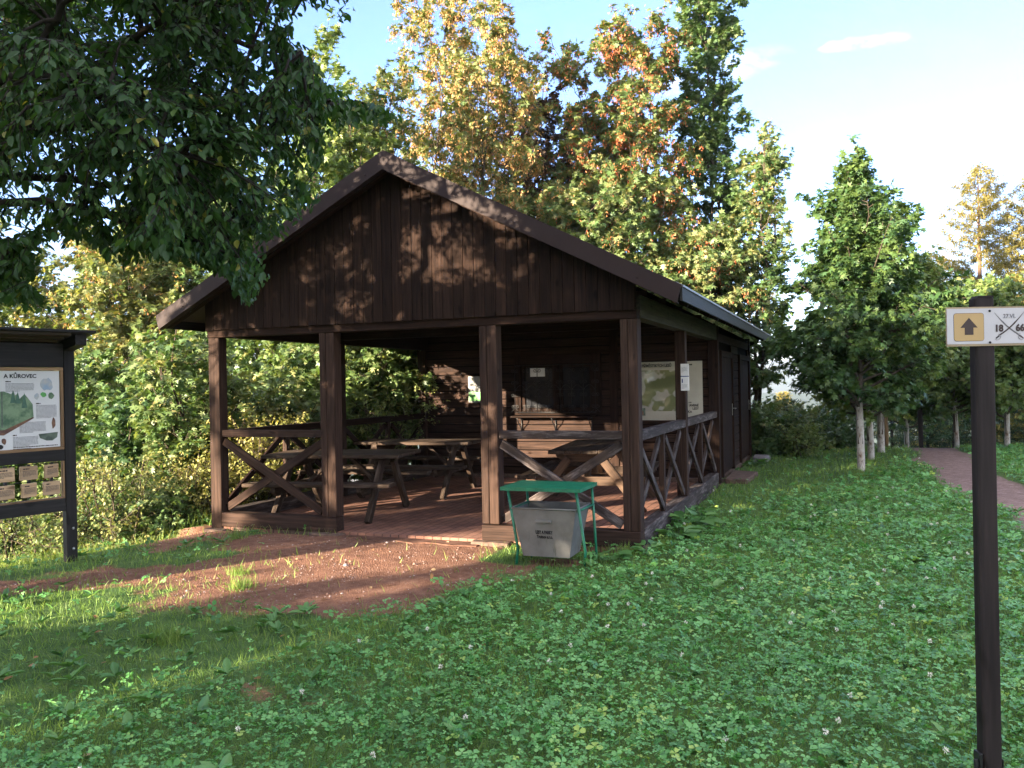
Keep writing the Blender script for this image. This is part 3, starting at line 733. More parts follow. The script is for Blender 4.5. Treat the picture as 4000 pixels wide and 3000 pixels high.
# canopy: shallow folded sheet
b = MB(); n = 8; cz = 0.695
P = [(-0.365, -0.30), (0.365, -0.30), (0.365, 0.23), (-0.365, 0.23)]
def cz_(x, y): return cz-0.0+0.012*math.cos(x*4)*math.cos(y*5)
gx = [-0.365+0.73*i/6 for i in range(7)]; gyv = [-0.30+0.53*i/4 for i in range(5)]
vs = [(x, y, cz_(x, y)) for y in gyv for x in gx] + [(x, y, cz_(x, y)-0.004) for y in gyv for x in gx]
fs = []
for j in range(4):
    for i in range(6):
        a = j*7+i; fs.append((a, a+1, a+8, a+7)); fs.append((a+35, a+42, a+43, a+36))
b._add(vs, fs)
for i in range(4):
    p, q = P[i], P[(i+1) % 4]
    b.beam((p[0], p[1], cz_(*p)-0.011), (q[0], q[1], cz_(*q)-0.011), 0.008, 0.030)
b.build('canopy', M['green'], lb)
gfoot = lambda x, y: float(ground_z(x-0.66, y-0.66))+0.02
for x in (-0.315, 0.315):
    fx = x+0.035
    b = MB(); b.tube([(x, -0.255, 0.69), (fx, -0.115, 0.125), (fx-0.012, -0.14, gfoot(fx, -0.14)-0.03)], 0.0135, 8); b.build('leg', M['green'], lb)
    b = MB(); b.tube([(x+0.01, 0.20, 0.69), (x+0.03, 0.215, 0.25), (x+0.045, 0.21, gfoot(x, 0.21)-0.03)], 0.0125, 8); b.build('leg', M['green'], lb)
    b = MB(); sx = 1 if x > 0 else -1
    b.tube([(x+0.012, -0.21, 0.50), (x+0.022, 0.205, 0.50)], 0.009, 6); b.build('cross_bar', M['green'], lb)

# ------------------------------------------------------------------ notices on the shelter
def flat(name, label, cat, lo, hi, mat, group=None):
    o = thing(name, label, cat, ((lo[0]+hi[0])/2, hi[1], lo[2]))
    b = MB(); cx = (lo[0]+hi[0])/2
    b.box((lo[0]-cx, lo[1]-hi[1], 0), (hi[0]-cx, 0, hi[2]-lo[2])); b.build('panel', mat, o, 0.002)
    return o
def plate(name, parent, pts, y, mat):
    """flat printed shape, pts in local xz"""
    b = MB(); b.prism(pts, 1, y-0.0012, y, ga=0); return b.build(name, mat, parent)
def rect(x0, z0, x1, z1): return [(x0, z0), (x1, z0), (x1, z1), (x0, z1)]
def blob(cx, cz, rx, rz, n=18, seed=0, j=0.22):
    r = random.Random(seed); return [(cx+rx*math.cos(2*math.pi*i/n)*(1+r.uniform(-j, j)), cz+rz*math.sin(2*math.pi*i/n)*(1+r.uniform(-j, j))) for i in range(n)]
def textblock(parent, x0, x1, z1, lines, pitch, h, y, mat, seed=1, name='paragraph'):
    r = random.Random(seed); b = MB()
    for i in range(lines):
        z = z1-i*pitch; x = x0; xe = x1 if i < lines-1 else x0+(x1-x0)*r.uniform(.3, .8)
        while x < xe-0.004:
            w = min(r.uniform(0.008, 0.03), xe-x); b.prism(rect(x, z-h, x+w, z), 1, y-0.001, y); x += w+0.004
    b.build(name, mat, parent)

# grey and green poster on the boarded back wall
po = flat('poster', 'small grey and green poster on the boarded back wall beside the middle post', 'poster', (-4.19, 5.380, 1.277), (-3.86, 5.388, 1.727), plain('poster_grey', (0.14, 0.145, 0.135), 0.4, 0, 0.25, 5))
plate('print', po, rect(-0.155, 0.03, 0.155, 0.19), -0.0095, M['lime'])
lettering('otevřený', 0.062, M['white'], po, (-0.14, -0.0105, 0.25), FRONT, 'LEFT', 0.001)
lettering('lesu', 0.062, M['white'], po, (-0.14, -0.0105, 0.20), FRONT, 'LEFT', 0.001)
textblock(po, -0.14, 0.14, 0.172, 2, 0.03, 0.008, -0.0098, M['white'], 4)
# big glossy banner map right of the window
def banner_mat():
    m, nt, out = new_mat('glossy_banner')
    tc = nt.nodes.new('ShaderNodeTexCoord'); ob = tc.outputs['Object']
    n = noise(nt, ob, 4.0, 2, 0.5); c = ramp(nt, [(0.46, (0.36, 0.35, 0.30)), (0.50, (0.15, 0.165, 0.075))], n).outputs[0]
    p = nt.nodes.new('ShaderNodeBsdfPrincipled'); nt.links.new(c, p.inputs['Base Color']); p.inputs['Roughness'].default_value = 0.22; p.inputs['Coat Weight'].default_value = 0.6; p.inputs['Coat Roughness'].default_value = 0.08
    n2 = noise(nt, ob, 2.2, 1, 0.4)
    bp = nt.nodes.new('ShaderNodeBump'); bp.inputs['Strength'].default_value = 0.9; bp.inputs['Distance'].default_value = 0.12
    nt.links.new(n2, bp.inputs['Height']); nt.links.new(bp.outputs[0], p.inputs['Normal']); nt.links.new(bp.outputs[0], p.inputs['Coat Normal'])
    nt.links.new(p.outputs[0], out.inputs[0]); return m
M['banner'] = plain('banner_sheet', (0.44, 0.42, 0.35), 0.25, 0, 0.15, 3, 0.6)
bn = thing('map_banner', 'large glossy olive map banner with dark lettering stretched on the back wall', 'banner', (-0.86, 5.386, 0.985))
b = MB(); nx, nz = 16, 12; w, h = 1.28, 0.905
vs = []; 
for j in range(nz+1):
    for i in range(nx+1):
        x = -w/2+w*i/nx; z = h*j/nz; ed = math.sin(math.pi*i/nx)*math.sin(math.pi*j/nz)
        vs.append((x, -0.010-0.022*ed*(0.5+0.5*math.sin(x*9+z*7)*math.cos(z*8-x*5)), z-0.015*math.sin(math.pi*i/nx)*(j == 0)))
fs = [(j*(nx+1)+i, j*(nx+1)+i+1, (j+1)*(nx+1)+i+1, (j+1)*(nx+1)+i) for j in range(nz) for i in range(nx)]
b._add(vs, fs, smooth=True); b.build('sheet', M['banner'], bn)
mp_ = MB()
vs = [(-w/2+0.02+(w-0.26)*i/nx, 0, 0.13+(h-0.26)*j/nz) for j in range(nz+1) for i in range(nx+1)]
vs = [(x, -0.012-0.022*math.sin(math.pi*min(1, max(0, (x+w/2)/w)))*math.sin(math.pi*z/h)*(0.5+0.5*math.sin(x*9+z*7)*math.cos(z*8-x*5)), z) for x, y, z in vs]
mp_._add(vs, fs, smooth=True); mp_.build('map_print', banner_mat(), bn)
lettering('PŘÍMĚSTSKÝCH LESŮ', 0.062, M['ink'], bn, (0.165, -0.022, 0.825), FRONT, 'RIGHT', 0.0016, 0.80)
for tx, zz in (('AVENÉ', 0.200), ('LESY', 0.150)):
    lettering(tx, 0.052, M['ink'], bn, (0.575, -0.0165, zz), FRONT, 'RIGHT', 0.0014, 0.9); lettering('N', 0.052, M['ink'], bn, (0.235, -0.020, zz), FRONT, 'LEFT', 0.0014, 0.9)
lettering('KA', 0.052, M['ink'], bn, (0.47, -0.0165, 0.102), FRONT, 'RIGHT', 0.0014, 0.9); textblock(bn, 0.42, 0.56, 0.27, 1, 0.02, 0.012, -0.0165, M['ink'], 91); textblock(bn, 0.42, 0.55, 0.86, 1, 0.02, 0.02, -0.0165, M['ink'], 92)
plate('photo_print', bn, rect(-0.42, 0.06, -0.26, 0.27), -0.020, M['mossprint']); plate('photo_print', bn, rect(-0.38, 0.075, -0.29, 0.13), -0.0225, M['earthprint'])
# white strip notice with a blue bar on the side post
nn = flat('strip_notice', 'narrow white notice with a blue bar on the side porch post', 'notice', (-0.052, 2.566, 1.465), (0.048, 2.578, 1.795), M['white'])
plate('blue_bar', nn, rect(-0.049, 0.170, 0.049, 0.181), -0.0135, M['blueink']); plate('blue_mark', nn, rect(-0.038, 0.095, -0.024, 0.145), -0.0135, M['blueink'])
textblock(nn, -0.038, 0.03, 0.29, 5, 0.014, 0.006, -0.0132, M['text'], 8); textblock(nn, -0.038, 0.03, 0.075, 4, 0.014, 0.006, -0.0132, M['text'], 9)

# ------------------------------------------------------------------ signpost at the right
sg = thing('signpost', 'dark brown wooden signpost with white arrow sign standing in the clover', 'signpost', tuple(at(3844, 2000, 3.1)*np.array([1, 1, 0])), (0, 0, -YAW))
b = MB(); poly = [(-0.033, -0.020), (-0.026, -0.026), (0.035, -0.026), (0.035, 0.018), (-0.033, 0.018)]
b.prism(poly, 2, -0.1, 1.868, ga=2); b.build('post', M['signwood'], sg, 0.002)
b = MB(); b.prism([(-0.026, 1.8685), (0.035, 1.8685), (0.035, 1.876), (-0.022, 1.876)], 1, -0.026, 0.018); b.build('post_cap', M['signwood'], sg)
br = MB(); br.box((-0.0455, -0.026, -0.08), (-0.0345, 0.018, 0.212), 2); br.box((-0.062, -0.020, -0.08), (-0.0465, -0.010, 0.19), 2)
br.box((0.0365, -0.026, -0.08), (0.0415, 0.018, 0.19), 2); br.build('bracket', M['iron'], sg, 0.002)
sb = MB(); BX0, BX1, BZ0, BZ1 = -0.142, 0.190, 1.693, 1.835
sb.box((BX0, -0.0335, BZ0), (BX1, -0.0275, BZ1)); brd = sb.build('sign_board', M['edge'], sg)
pp = MB(); pp.prism(rect(BX0+0.001, BZ0+0.008, BX1-0.001, BZ1-0.006), 1, -0.0348, -0.0338); pp.build('sign_face', M['board'], brd)
def rrect(x0, z0, x1, z1, r, n=5):
    pts = []
    for cx, cz, a0 in ((x1-r, z1-r, 0), (x0+r, z1-r, 90), (x0+r, z0+r, 180), (x1-r, z0+r, 270)):
        for i in range(n+1):
            a = RAD(a0+90*i/n); pts.append((cx+r*math.cos(a), cz+r*math.sin(a)))
    return pts
def sp(name, pts, lvl, mat):
    b = MB(); y = -0.0350-0.0006*lvl; b.prism(pts, 1, y-0.0005, y); return b.build(name, mat, brd)
# pixel scale on the board: 1 m = 1067 px of the photograph
def sx_(px): return BX0+(px-3680)/1067.0
def sz_(py): return BZ1-(py-1201)/1067.0
def q(cx, cy): return (sx_(3600+cx*0.211), sz_(1100+cy*0.211+0))
x0, z1 = q(505, 590); x1, z0 = q(1060, 1105)
sp('arrow_field', rrect(x0, z0, x1, z1, 0.010), 0, M['brownink']); sp('arrow_field', rrect(x0+0.0012, z0+0.0012, x1-0.0012, z1-0.0012, 0.009), 1, M['sand'])
sp('arrow', [q(783, 675), q(625, 857), q(703, 857), q(703, 988), q(862, 988), q(862, 857), q(940, 857)], 2, M['brownink'])
def sabre(pts, w0, lvl, mat, flip):
    # blade: curved strip tapering to the tip
    L = []; R = []
    n = len(pts)
    for i, (x, y) in enumerate(pts):
        a = pts[max(0, i-1)]; c = pts[min(n-1, i+1)]
        dx, dy = c[0]-a[0], c[1]-a[1]; l = math.hypot(dx, dy); w = w0*(0.12+0.88*min(1, i/(n*0.35)))
        L.append(q(x-dy/l*w, y+dx/l*w)); R.append(q(x+dy/l*w, y-dx/l*w))
    sp('sabre', (L+R[::-1]) if flip else (L+R[::-1]), lvl, mat)
bl1 = [(1795-(1795-1345)*t, 585+(1000-585)*t+70*math.sin(math.pi*t)*0.55) for t in [i/10 for i in range(11)]]
bl2 = [(1255+(1695-1255)*t, 590+(1000-590)*t+70*math.sin(math.pi*t)*0.55) for t in [i/10 for i in range(11)]]
sabre(bl2, 13, 0, M['greyink'], 0); sabre(bl1, 13, 1, M['brownink'], 1)
sp('hilt', [q(1330, 1000), q(1268, 1050), q(1278, 1072), q(1345, 1020)], 1, M['ink']); sp('hilt', [q(1710, 1000), q(1780, 1052), q(1768, 1074), q(1695, 1018)], 1, M['brownink'])
for pts in ([(1328, 975), (1335, 1010), (1365, 1030), (1345, 1070), (1290, 1095), (1262, 1072)], [(1715, 970), (1705, 1005), (1678, 1035), (1695, 1070), (1750, 1098), (1782, 1072)]):
    b = MB(); b.tube([(q(*p)[0], -0.0362, q(*p)[1]) for p in pts], 0.0007, 5); b.build('hilt_guard', M['greyink'], brd)
def lt(txt, cx, cy, hpx, mat, bold, sx=1.0):
    x, z = q(cx, cy); return lettering(txt, hpx*0.211/1067/0.70, mat, brd, (x, -0.0362, z), FRONT, 'CENTER', bold, sx, ext=0.0003)
lt('27.VI.', 1525, 692, 75, M['greyink'], 0.0, 0.95)
lt('18', 1330, 933, 118, M['brownink'], 0.0018, 0.95); lt('66', 1718, 930, 118, M['brownink'], 0.0018, 0.95)
for cx, cy in ((1165, 557), (1162, 1133)):
    x, z = q(cx, cy); b = MB(); b.tube([(x, -0.0352, z), (x, -0.0385, z)], 0.0042, 8); b.build('bolt', M['iron'], brd)

# ------------------------------------------------------------------ information board at the left
ib = thing('information_board', 'dark wooden information board on two posts with small roof and forest poster', 'information board', (-5.13, -1.80, float(ground_z(-5.13, -1.80))), (0, 0, RAD(76)))
LB = -1.75
gz = float(ground_z(-5.13, -1.80))
def Z(z): return z-gz
for x0 in (-0.102, LB):
    b = MB(); b.box((x0, -0.042, -0.25), (x0+0.102, 0.036, Z(2.04)), 2); pst = b.build('post', M['blackwood'], ib, 0.004)
    for z in (0.26, 0.065):
        c = MB(); c.tube([(x0+0.062, -0.0425, Z(z)+0.02), (x0+0.062, -0.052, Z(z)+0.02)], [0.015, 0.010], 8); c.build('bolt', M['steel'], pst)
xa, xb = LB+0.104, -0.104
for z0, z1 in ((1.825, 2.052), (0.935, 1.040), (0.455, 0.575)):
    b = MB(); b.box((xa, -0.040, Z(z0)), (xb, 0.02, Z(z1)), 0); b.build('rail', M['blackwood'], ib, 0.004)
# roof: sheet on pale battens, rising towards the reader
def rfy(y): return Z(2.135)-0.20*(y+0.30)
b = MB(); b.prism([(-0.34, rfy(-0.34)), (0.36, rfy(0.36)), (0.36, rfy(0.36)+0.025), (-0.34, rfy(-0.34)+0.025)], 0, LB-0.08, 0.06, ga=0); rf = b.build('roof', M['blackwood'], ib, 0.003)
for y in (-0.26, -0.13, 0.0, 0.13):
    b = MB(); b.prism([(y-0.045, rfy(y-0.045)-0.022), (y+0.03, rfy(y+0.03)-0.022), (y+0.03, rfy(y+0.03)-0.002), (y-0.045, rfy(y-0.045)-0.002)], 0, LB+0.02, -0.16, ga=0); b.build('batten', M['batten'], rf)
for x in (LB+0.05, -0.05):
    b = MB(); b.prism([(-0.27, rfy(-0.27)-0.10), (0.28, rfy(0.28)-0.10), (0.28, rfy(0.28)-0.002), (-0.27, rfy(-0.27)-0.002)], 0, x-0.055+0.0, x+0.052, ga=1); b.build('roof_bearer', M['blackwood'], rf, 0.003)
# poster in a pale frame
fx0, fx1, fz0, fz1 = xa+0.002, xb-0.001, Z(1.042), Z(1.823)
b = MB(); t = 0.030
b.box((fx0, -0.036, fz0), (fx1, -0.004, fz0+t), 0); b.box((fx0, -0.036, fz1-t), (fx1, -0.004, fz1), 0); b.box((fx0, -0.035, fz0+t+.001), (fx0+t, -0.004, fz1-t-.001), 2); b.box((fx1-t, -0.035, fz0+t+.001), (fx1, -0.004, fz1-t-.001), 2)
b.build('poster_frame', M['palewood'], ib, 0.003)
b = MB(); b.box((fx0+t+.001, -0.020, fz0+t+.001), (fx1-t-.001, -0.012, fz1-t-.001)); pst = b.build('poster', M['white'], ib)
PR = fx1-t; PT = fz1-t; yp = -0.0215
def X(c): return PR-(520-c)*0.4342/400.0      # crop pixels of the photograph, 520 = right edge of the sheet
def Zp(c): return PT-(c-400)*(PT-(fz0+t))/670.0
lettering('A KŮROVEC', 0.050, M['ink'], pst, (X(325), yp, Zp(462)), FRONT, 'RIGHT', 0.0016, 1.02)
plate('forest_picture', pst, [(X(-60), Zp(580)), (X(60), Zp(575)), (X(120), Zp(600)), (X(135), Zp(570)), (X(150), Zp(610)), (X(172), Zp(595)), (X(185), Zp(640)), (X(225), Zp(600)), (X(255), Zp(640)), (X(290), Zp(690)), (X(296), Zp(800)), (X(200), Zp(860)), (X(60), Zp(940)), (X(-10), Zp(900)), (X(-60), Zp(930))], yp, M['forestprint'])
plate('trunk_picture', pst, [(X(38), Zp(575)), (X(50), Zp(575)), (X(50), Zp(880)), (X(36), Zp(880))], yp-0.0014, M['mossprint'])
plate('trunk_picture', pst, [(X(0), Zp(570)), (X(10), Zp(570)), (X(22), Zp(890)), (X(-8), Zp(890))], yp-0.0014, M['earthprint'])
for cx, hh, tp in ((132, 90, 585), (170, 80, 600), (222, 110, 610)):
    plate('tree_picture', pst, [(X(cx), Zp(tp-20)), (X(cx-24), Zp(tp+hh)), (X(cx+24), Zp(tp+hh))], yp-0.0014, plain('printed_spruce', (0.07, 0.16, 0.11), 0.5, 0, 0.3, 30))
plate('stream_picture', pst, [(X(-10), Zp(940)), (X(55), Zp(945)), (X(300), Zp(808)), (X(290), Zp(800)), (X(60), Zp(900)), (X(0), Zp(900))], yp-0.0014, M['earthprint'])
plate('flower_picture', pst, blob(X(410), Zp(520), 0.055, 0.06, 16, 3), yp, M['skyprint'])
plate('leaf_picture', pst, blob(X(382), Zp(608), 0.028, 0.022, 10, 4), yp, M['lime']); plate('leaf_picture', pst, blob(X(325), Zp(625), 0.02, 0.03, 9, 5), yp, M['skyprint']); plate('leaf_picture', pst, blob(X(445), Zp(620), 0.028, 0.03, 9, 6), yp, M['forestprint'])
plate('squirrel_picture', pst, blob(X(462), Zp(858), 0.018, 0.052, 12, 7), yp, M['earthprint'])
plate('beetle_picture', pst, blob(X(55), Zp(995), 0.022, 0.03, 11, 8), yp, M['earthprint']); plate('beetle_picture', pst, blob(X(18), Zp(1040), 0.036, 0.022, 11, 9), yp, M['ink'])
plate('moss_picture', pst, [(X(335), Zp(950)), (X(498), Zp(940)), (X(490), Zp(985)), (X(450), Zp(1012)), (X(400), Zp(1010)), (X(345), Zp(985))], yp, M['mossprint'])
for (a, c, z, n) in ((75, 305, 508, 7), (318, 490, 700, 11), (180, 395, 842, 9), (126, 330, 965, 8)):
    textblock(pst, X(a), X(c), Zp(z), n, 0.0115, 0.006, yp, M['text'], a)
    textblock(pst, X(a), X(a+95), Zp(z-20), 1, 0.02, 0.0105, yp, M['brownink'], a+1, 'heading')
textblock(pst, X(126), X(495), Zp(1050), 2, 0.016, 0.008, yp, M['brownink'], 77)
# rows of hanging wooden cards
b = MB(); b.box((xa, -0.028, Z(0.576)), (xb, 0.012, Z(0.592)), 0); b.build('card_ledge', M['palewood'], ib)
for x in (xb-0.018, xa+0.002):
    b = MB(); b.box((x, -0.03, Z(0.594)), (x+0.016, 0.012, Z(0.934)), 2); b.build('card_jamb', M['palewood'], ib)
for r, zc in enumerate((0.845, 0.685)):
    b = MB(); b.tube([(xa, 0.0, Z(zc)+0.075), (xb, 0.0, Z(zc)+0.075)], 0.004, 6); b.build('card_rod', M['iron'], ib)
    for k in range(4):
        x = xb-0.115-0.205*k; yaw = [0.35, 0.05, 0.0, 0.1][k] if r == 0 else [0.05, 0.30, 0.08, 0.0][k]
        c = MB(); c.box((-0.080, -0.013, -0.064), (0.080, 0.013, 0.064), 0); cd = c.build('card', M['card'], ib, 0.004, (x, -0.004, Z(zc)))
        cd.rotation_euler = (0, 0, yaw)
        textblock(cd, -0.055, 0.04, 0.046, 1, 0.02, 0.012, -0.0135, M['brownink'], 10*k+r, 'heading'); textblock(cd, -0.06, 0.06, 0.022, 5, 0.011, 0.006, -0.0135, plain('card_text', (0.16, 0.12, 0.09), 0.6), 20*k+r)
        c = MB(); c.box((-0.014, -0.008, 0.065), (0.014, 0.008, 0.082)); c.box((-0.014, -0.008, -0.079), (0.014, 0.008, -0.065)); c.build('clip', M['iron'], cd)

# ------------------------------------------------------------------ slabs beside the shelter's far corner
def slab(name, label, poly, z0, z1, mat):
    cx = sum(p[0] for p in poly)/len(poly); cy = sum(p[1] for p in poly)/len(poly)
    b = MB(); b.prism([(x-cx, y-cy) for x, y in poly], 2, z0, z1); o = b.build(name, mat, None, 0.015, (cx, cy, 0)); tag(o, label, 'stone slab'); return o
slab('stone_slab', 'grey stone slab lying in the grass behind the far corner of the shelter', [(0.12, 9.3), (0.38, 9.2), (0.42, 9.8), (0.1, 9.9)], -0.1, 0.07, M['slate'])
slab('doorstep_slab', 'brownish flat doorstep slab in the grass below the first shelter door', [(0.06, 5.6), (0.40, 5.55), (0.46, 6.7), (0.05, 6.9)], -0.1, 0.055, M['concrete'])
# ------------------------------------------------------------------ vegetation toolkit
def norm(a): return a/np.maximum(np.linalg.norm(a, axis=-1, keepdims=True), 1e-9)
# leaf templates: points (x across, y along the midrib, z normal) and faces
MAPLE = (np.array([(0, 0, 0), (.24, .30, -.01), (.17, .60, 0), (0, 1.0, -.16), (-.17, .60, 0), (-.24, .30, -.01), (.60, .74, -.13), (-.60, .74, -.13), (.56, .16, -.10), (-.56, .16, -.10)], float),
         [(0, 1, 2, 3, 4, 5), (1, 6, 2), (4, 7, 5), (0, 8, 1), (5, 9, 0)])
OVAL = (np.array([(0, 0, 0), (.20, .16, .05), (.31, .42, .07), (.22, .74, .03), (0, 1.0, -.10), (-.22, .74, .03), (-.31, .42, .07), (-.20, .16, .05)], float),
        [(0, 1, 2, 3, 4), (4, 5, 6, 7, 0)])
SMALL = (np.array([(0, 0, 0), (.30, .45, .05), (0, 1.0, -.06), (-.30, .45, .05)], float), [(0, 1, 2), (2, 3, 0)])
WING = (np.array([(0, 0, 0), (.22, .5, .02), (.16, 1.0, 0), (-.12, .95, 0), (-.10, .4, .02)], float), [(0, 1, 2, 3, 4)])
BLADE = (np.array([(-.5, 0, 0), (.5, 0, 0), (.28, .55, .10), (-.28, .55, .10), (0, 1.0, .34)], float), [(0, 1, 2, 3), (3, 2, 4)])
TREFOIL = []
_v, _f = [], []
for k in range(3):
    a = math.radians(120*k+90); ca, sa = math.cos(a), math.sin(a); o = len(_v)
    for (x, y, z) in [(0.02, 0, 0), (0.45, -0.42, 0.10), (0.92, -0.36, 0.02), (1.0, 0, -0.06), (0.92, 0.36, 0.02), (0.45, 0.42, 0.10)]:
        _v.append((x*ca-y*sa, x*sa+y*ca, z))
    _f += [(o, o+1, o+2, o+3), (o, o+3, o+4, o+5)]
TREFOIL = (np.array(_v), _f)

class Foliage:
    """collects leaf placements and writes them as one crown mesh (several materials)"""
    def __init__(self): self.V = []; self.L = []; self.T = []; self.A = []; self.MI = []; self.n = 0
    def add(self, tpl, pos, axis, up, size, lc, mat=0, width=1.0):
        if len(pos) == 0: return
        tv, tf = tpl; y = norm(axis); z = up - y*np.sum(up*y, -1, keepdims=True)
        bad = np.linalg.norm(z, axis=-1) < 1e-3
        z[bad] = np.cross(y[bad], np.array([1.0, .2, .1])); z = norm(z); x = np.cross(y, z)
        s = np.broadcast_to(np.asarray(size, float), (len(pos),))[:, None, None]
        w = np.broadcast_to(np.asarray(width, float), (len(pos),))[:, None, None]
        V = pos[:, None, :] + s*(tv[None, :, 0:1]*w*x[:, None, :] + tv[None, :, 1:2]*y[:, None, :] + tv[None, :, 2:3]*z[:, None, :])
        n, k = len(pos), len(tv)
        base = self.n + np.arange(n)[:, None]*k
        flat = np.concatenate([np.array(f) for f in tf]); tot = np.array([len(f) for f in tf])
        self.V.append(V.reshape(-1, 3)); self.L.append((base+flat[None]).ravel()); self.T.append(np.tile(tot, n))
        self.A.append(np.repeat(np.clip(lc, 0, 1), k)); self.MI.append(np.full(n*len(tf), mat)); self.n += n*k
    def build(self, name, mats, parent, origin=(0, 0, 0)):
        if not self.V: return None
        return fast_mesh(name, np.concatenate(self.V)-np.array(origin), np.concatenate(self.L), np.concatenate(self.T), mats, parent, {'lc': np.concatenate(self.A)}, False, np.concatenate(self.MI))

def seg_tubes(name, P, Q, R0, R1, mat, parent, n=6, origin=(0, 0, 0)):
    """tapered branch pieces as one wood mesh"""
    P = np.array(P, float)-origin; Q = np.array(Q, float)-origin; R0 = np.array(R0); R1 = np.array(R1)
    d = norm(Q-P); a = np.cross(d, np.where(np.abs(d[:, 2:3]) > .9, np.array([[1., 0, 0]]), np.array([[0, 0, 1.]]))); a = norm(a); b = np.cross(d, a)
    an = 2*np.pi*np.arange(n)/n; c, s = np.cos(an)[None, :, None], np.sin(an)[None, :, None]
    ring = c*a[:, None]+s*b[:, None]
    V = np.concatenate([P[:, None]+ring*R0[:, None, None], Q[:, None]+ring*R1[:, None, None]], 1)
    m = len(P); k = np.arange(n); k2 = (k+1) % n
    f = np.stack([k, k2, n+k2, n+k], 1)
    F = (np.arange(m)[:, None, None]*2*n + f[None]).reshape(-1)
    return fast_mesh(name, V.reshape(-1, 3), F, np.full(m*n, 4), mat, parent, None, True)

def polyline(p, q, n, wob, rng, sag=0.0):
    t = np.linspace(0, 1, n)[:, None]; L = np.linalg.norm(q-p)
    pts = p+(q-p)*t + np.array([0, 0, 1.0])*sag*L*(t*(1-t))*4
    w = rng.normal(0, wob*L, (n, 3)); w[0] = 0; w[-1] *= .5
    return pts + w

def ortho_dirs(d, rng, n, spread):
    """n random directions about d within the given spread (radians, mean)"""
    r = norm(rng.normal(0, 1, (n, 3))); r = norm(r - d*np.sum(r*d, -1, keepdims=True))
    a = np.abs(rng.normal(spread, spread*.3, n))[:, None]
    return norm(np.cos(a)*d+np.sin(a)*r)

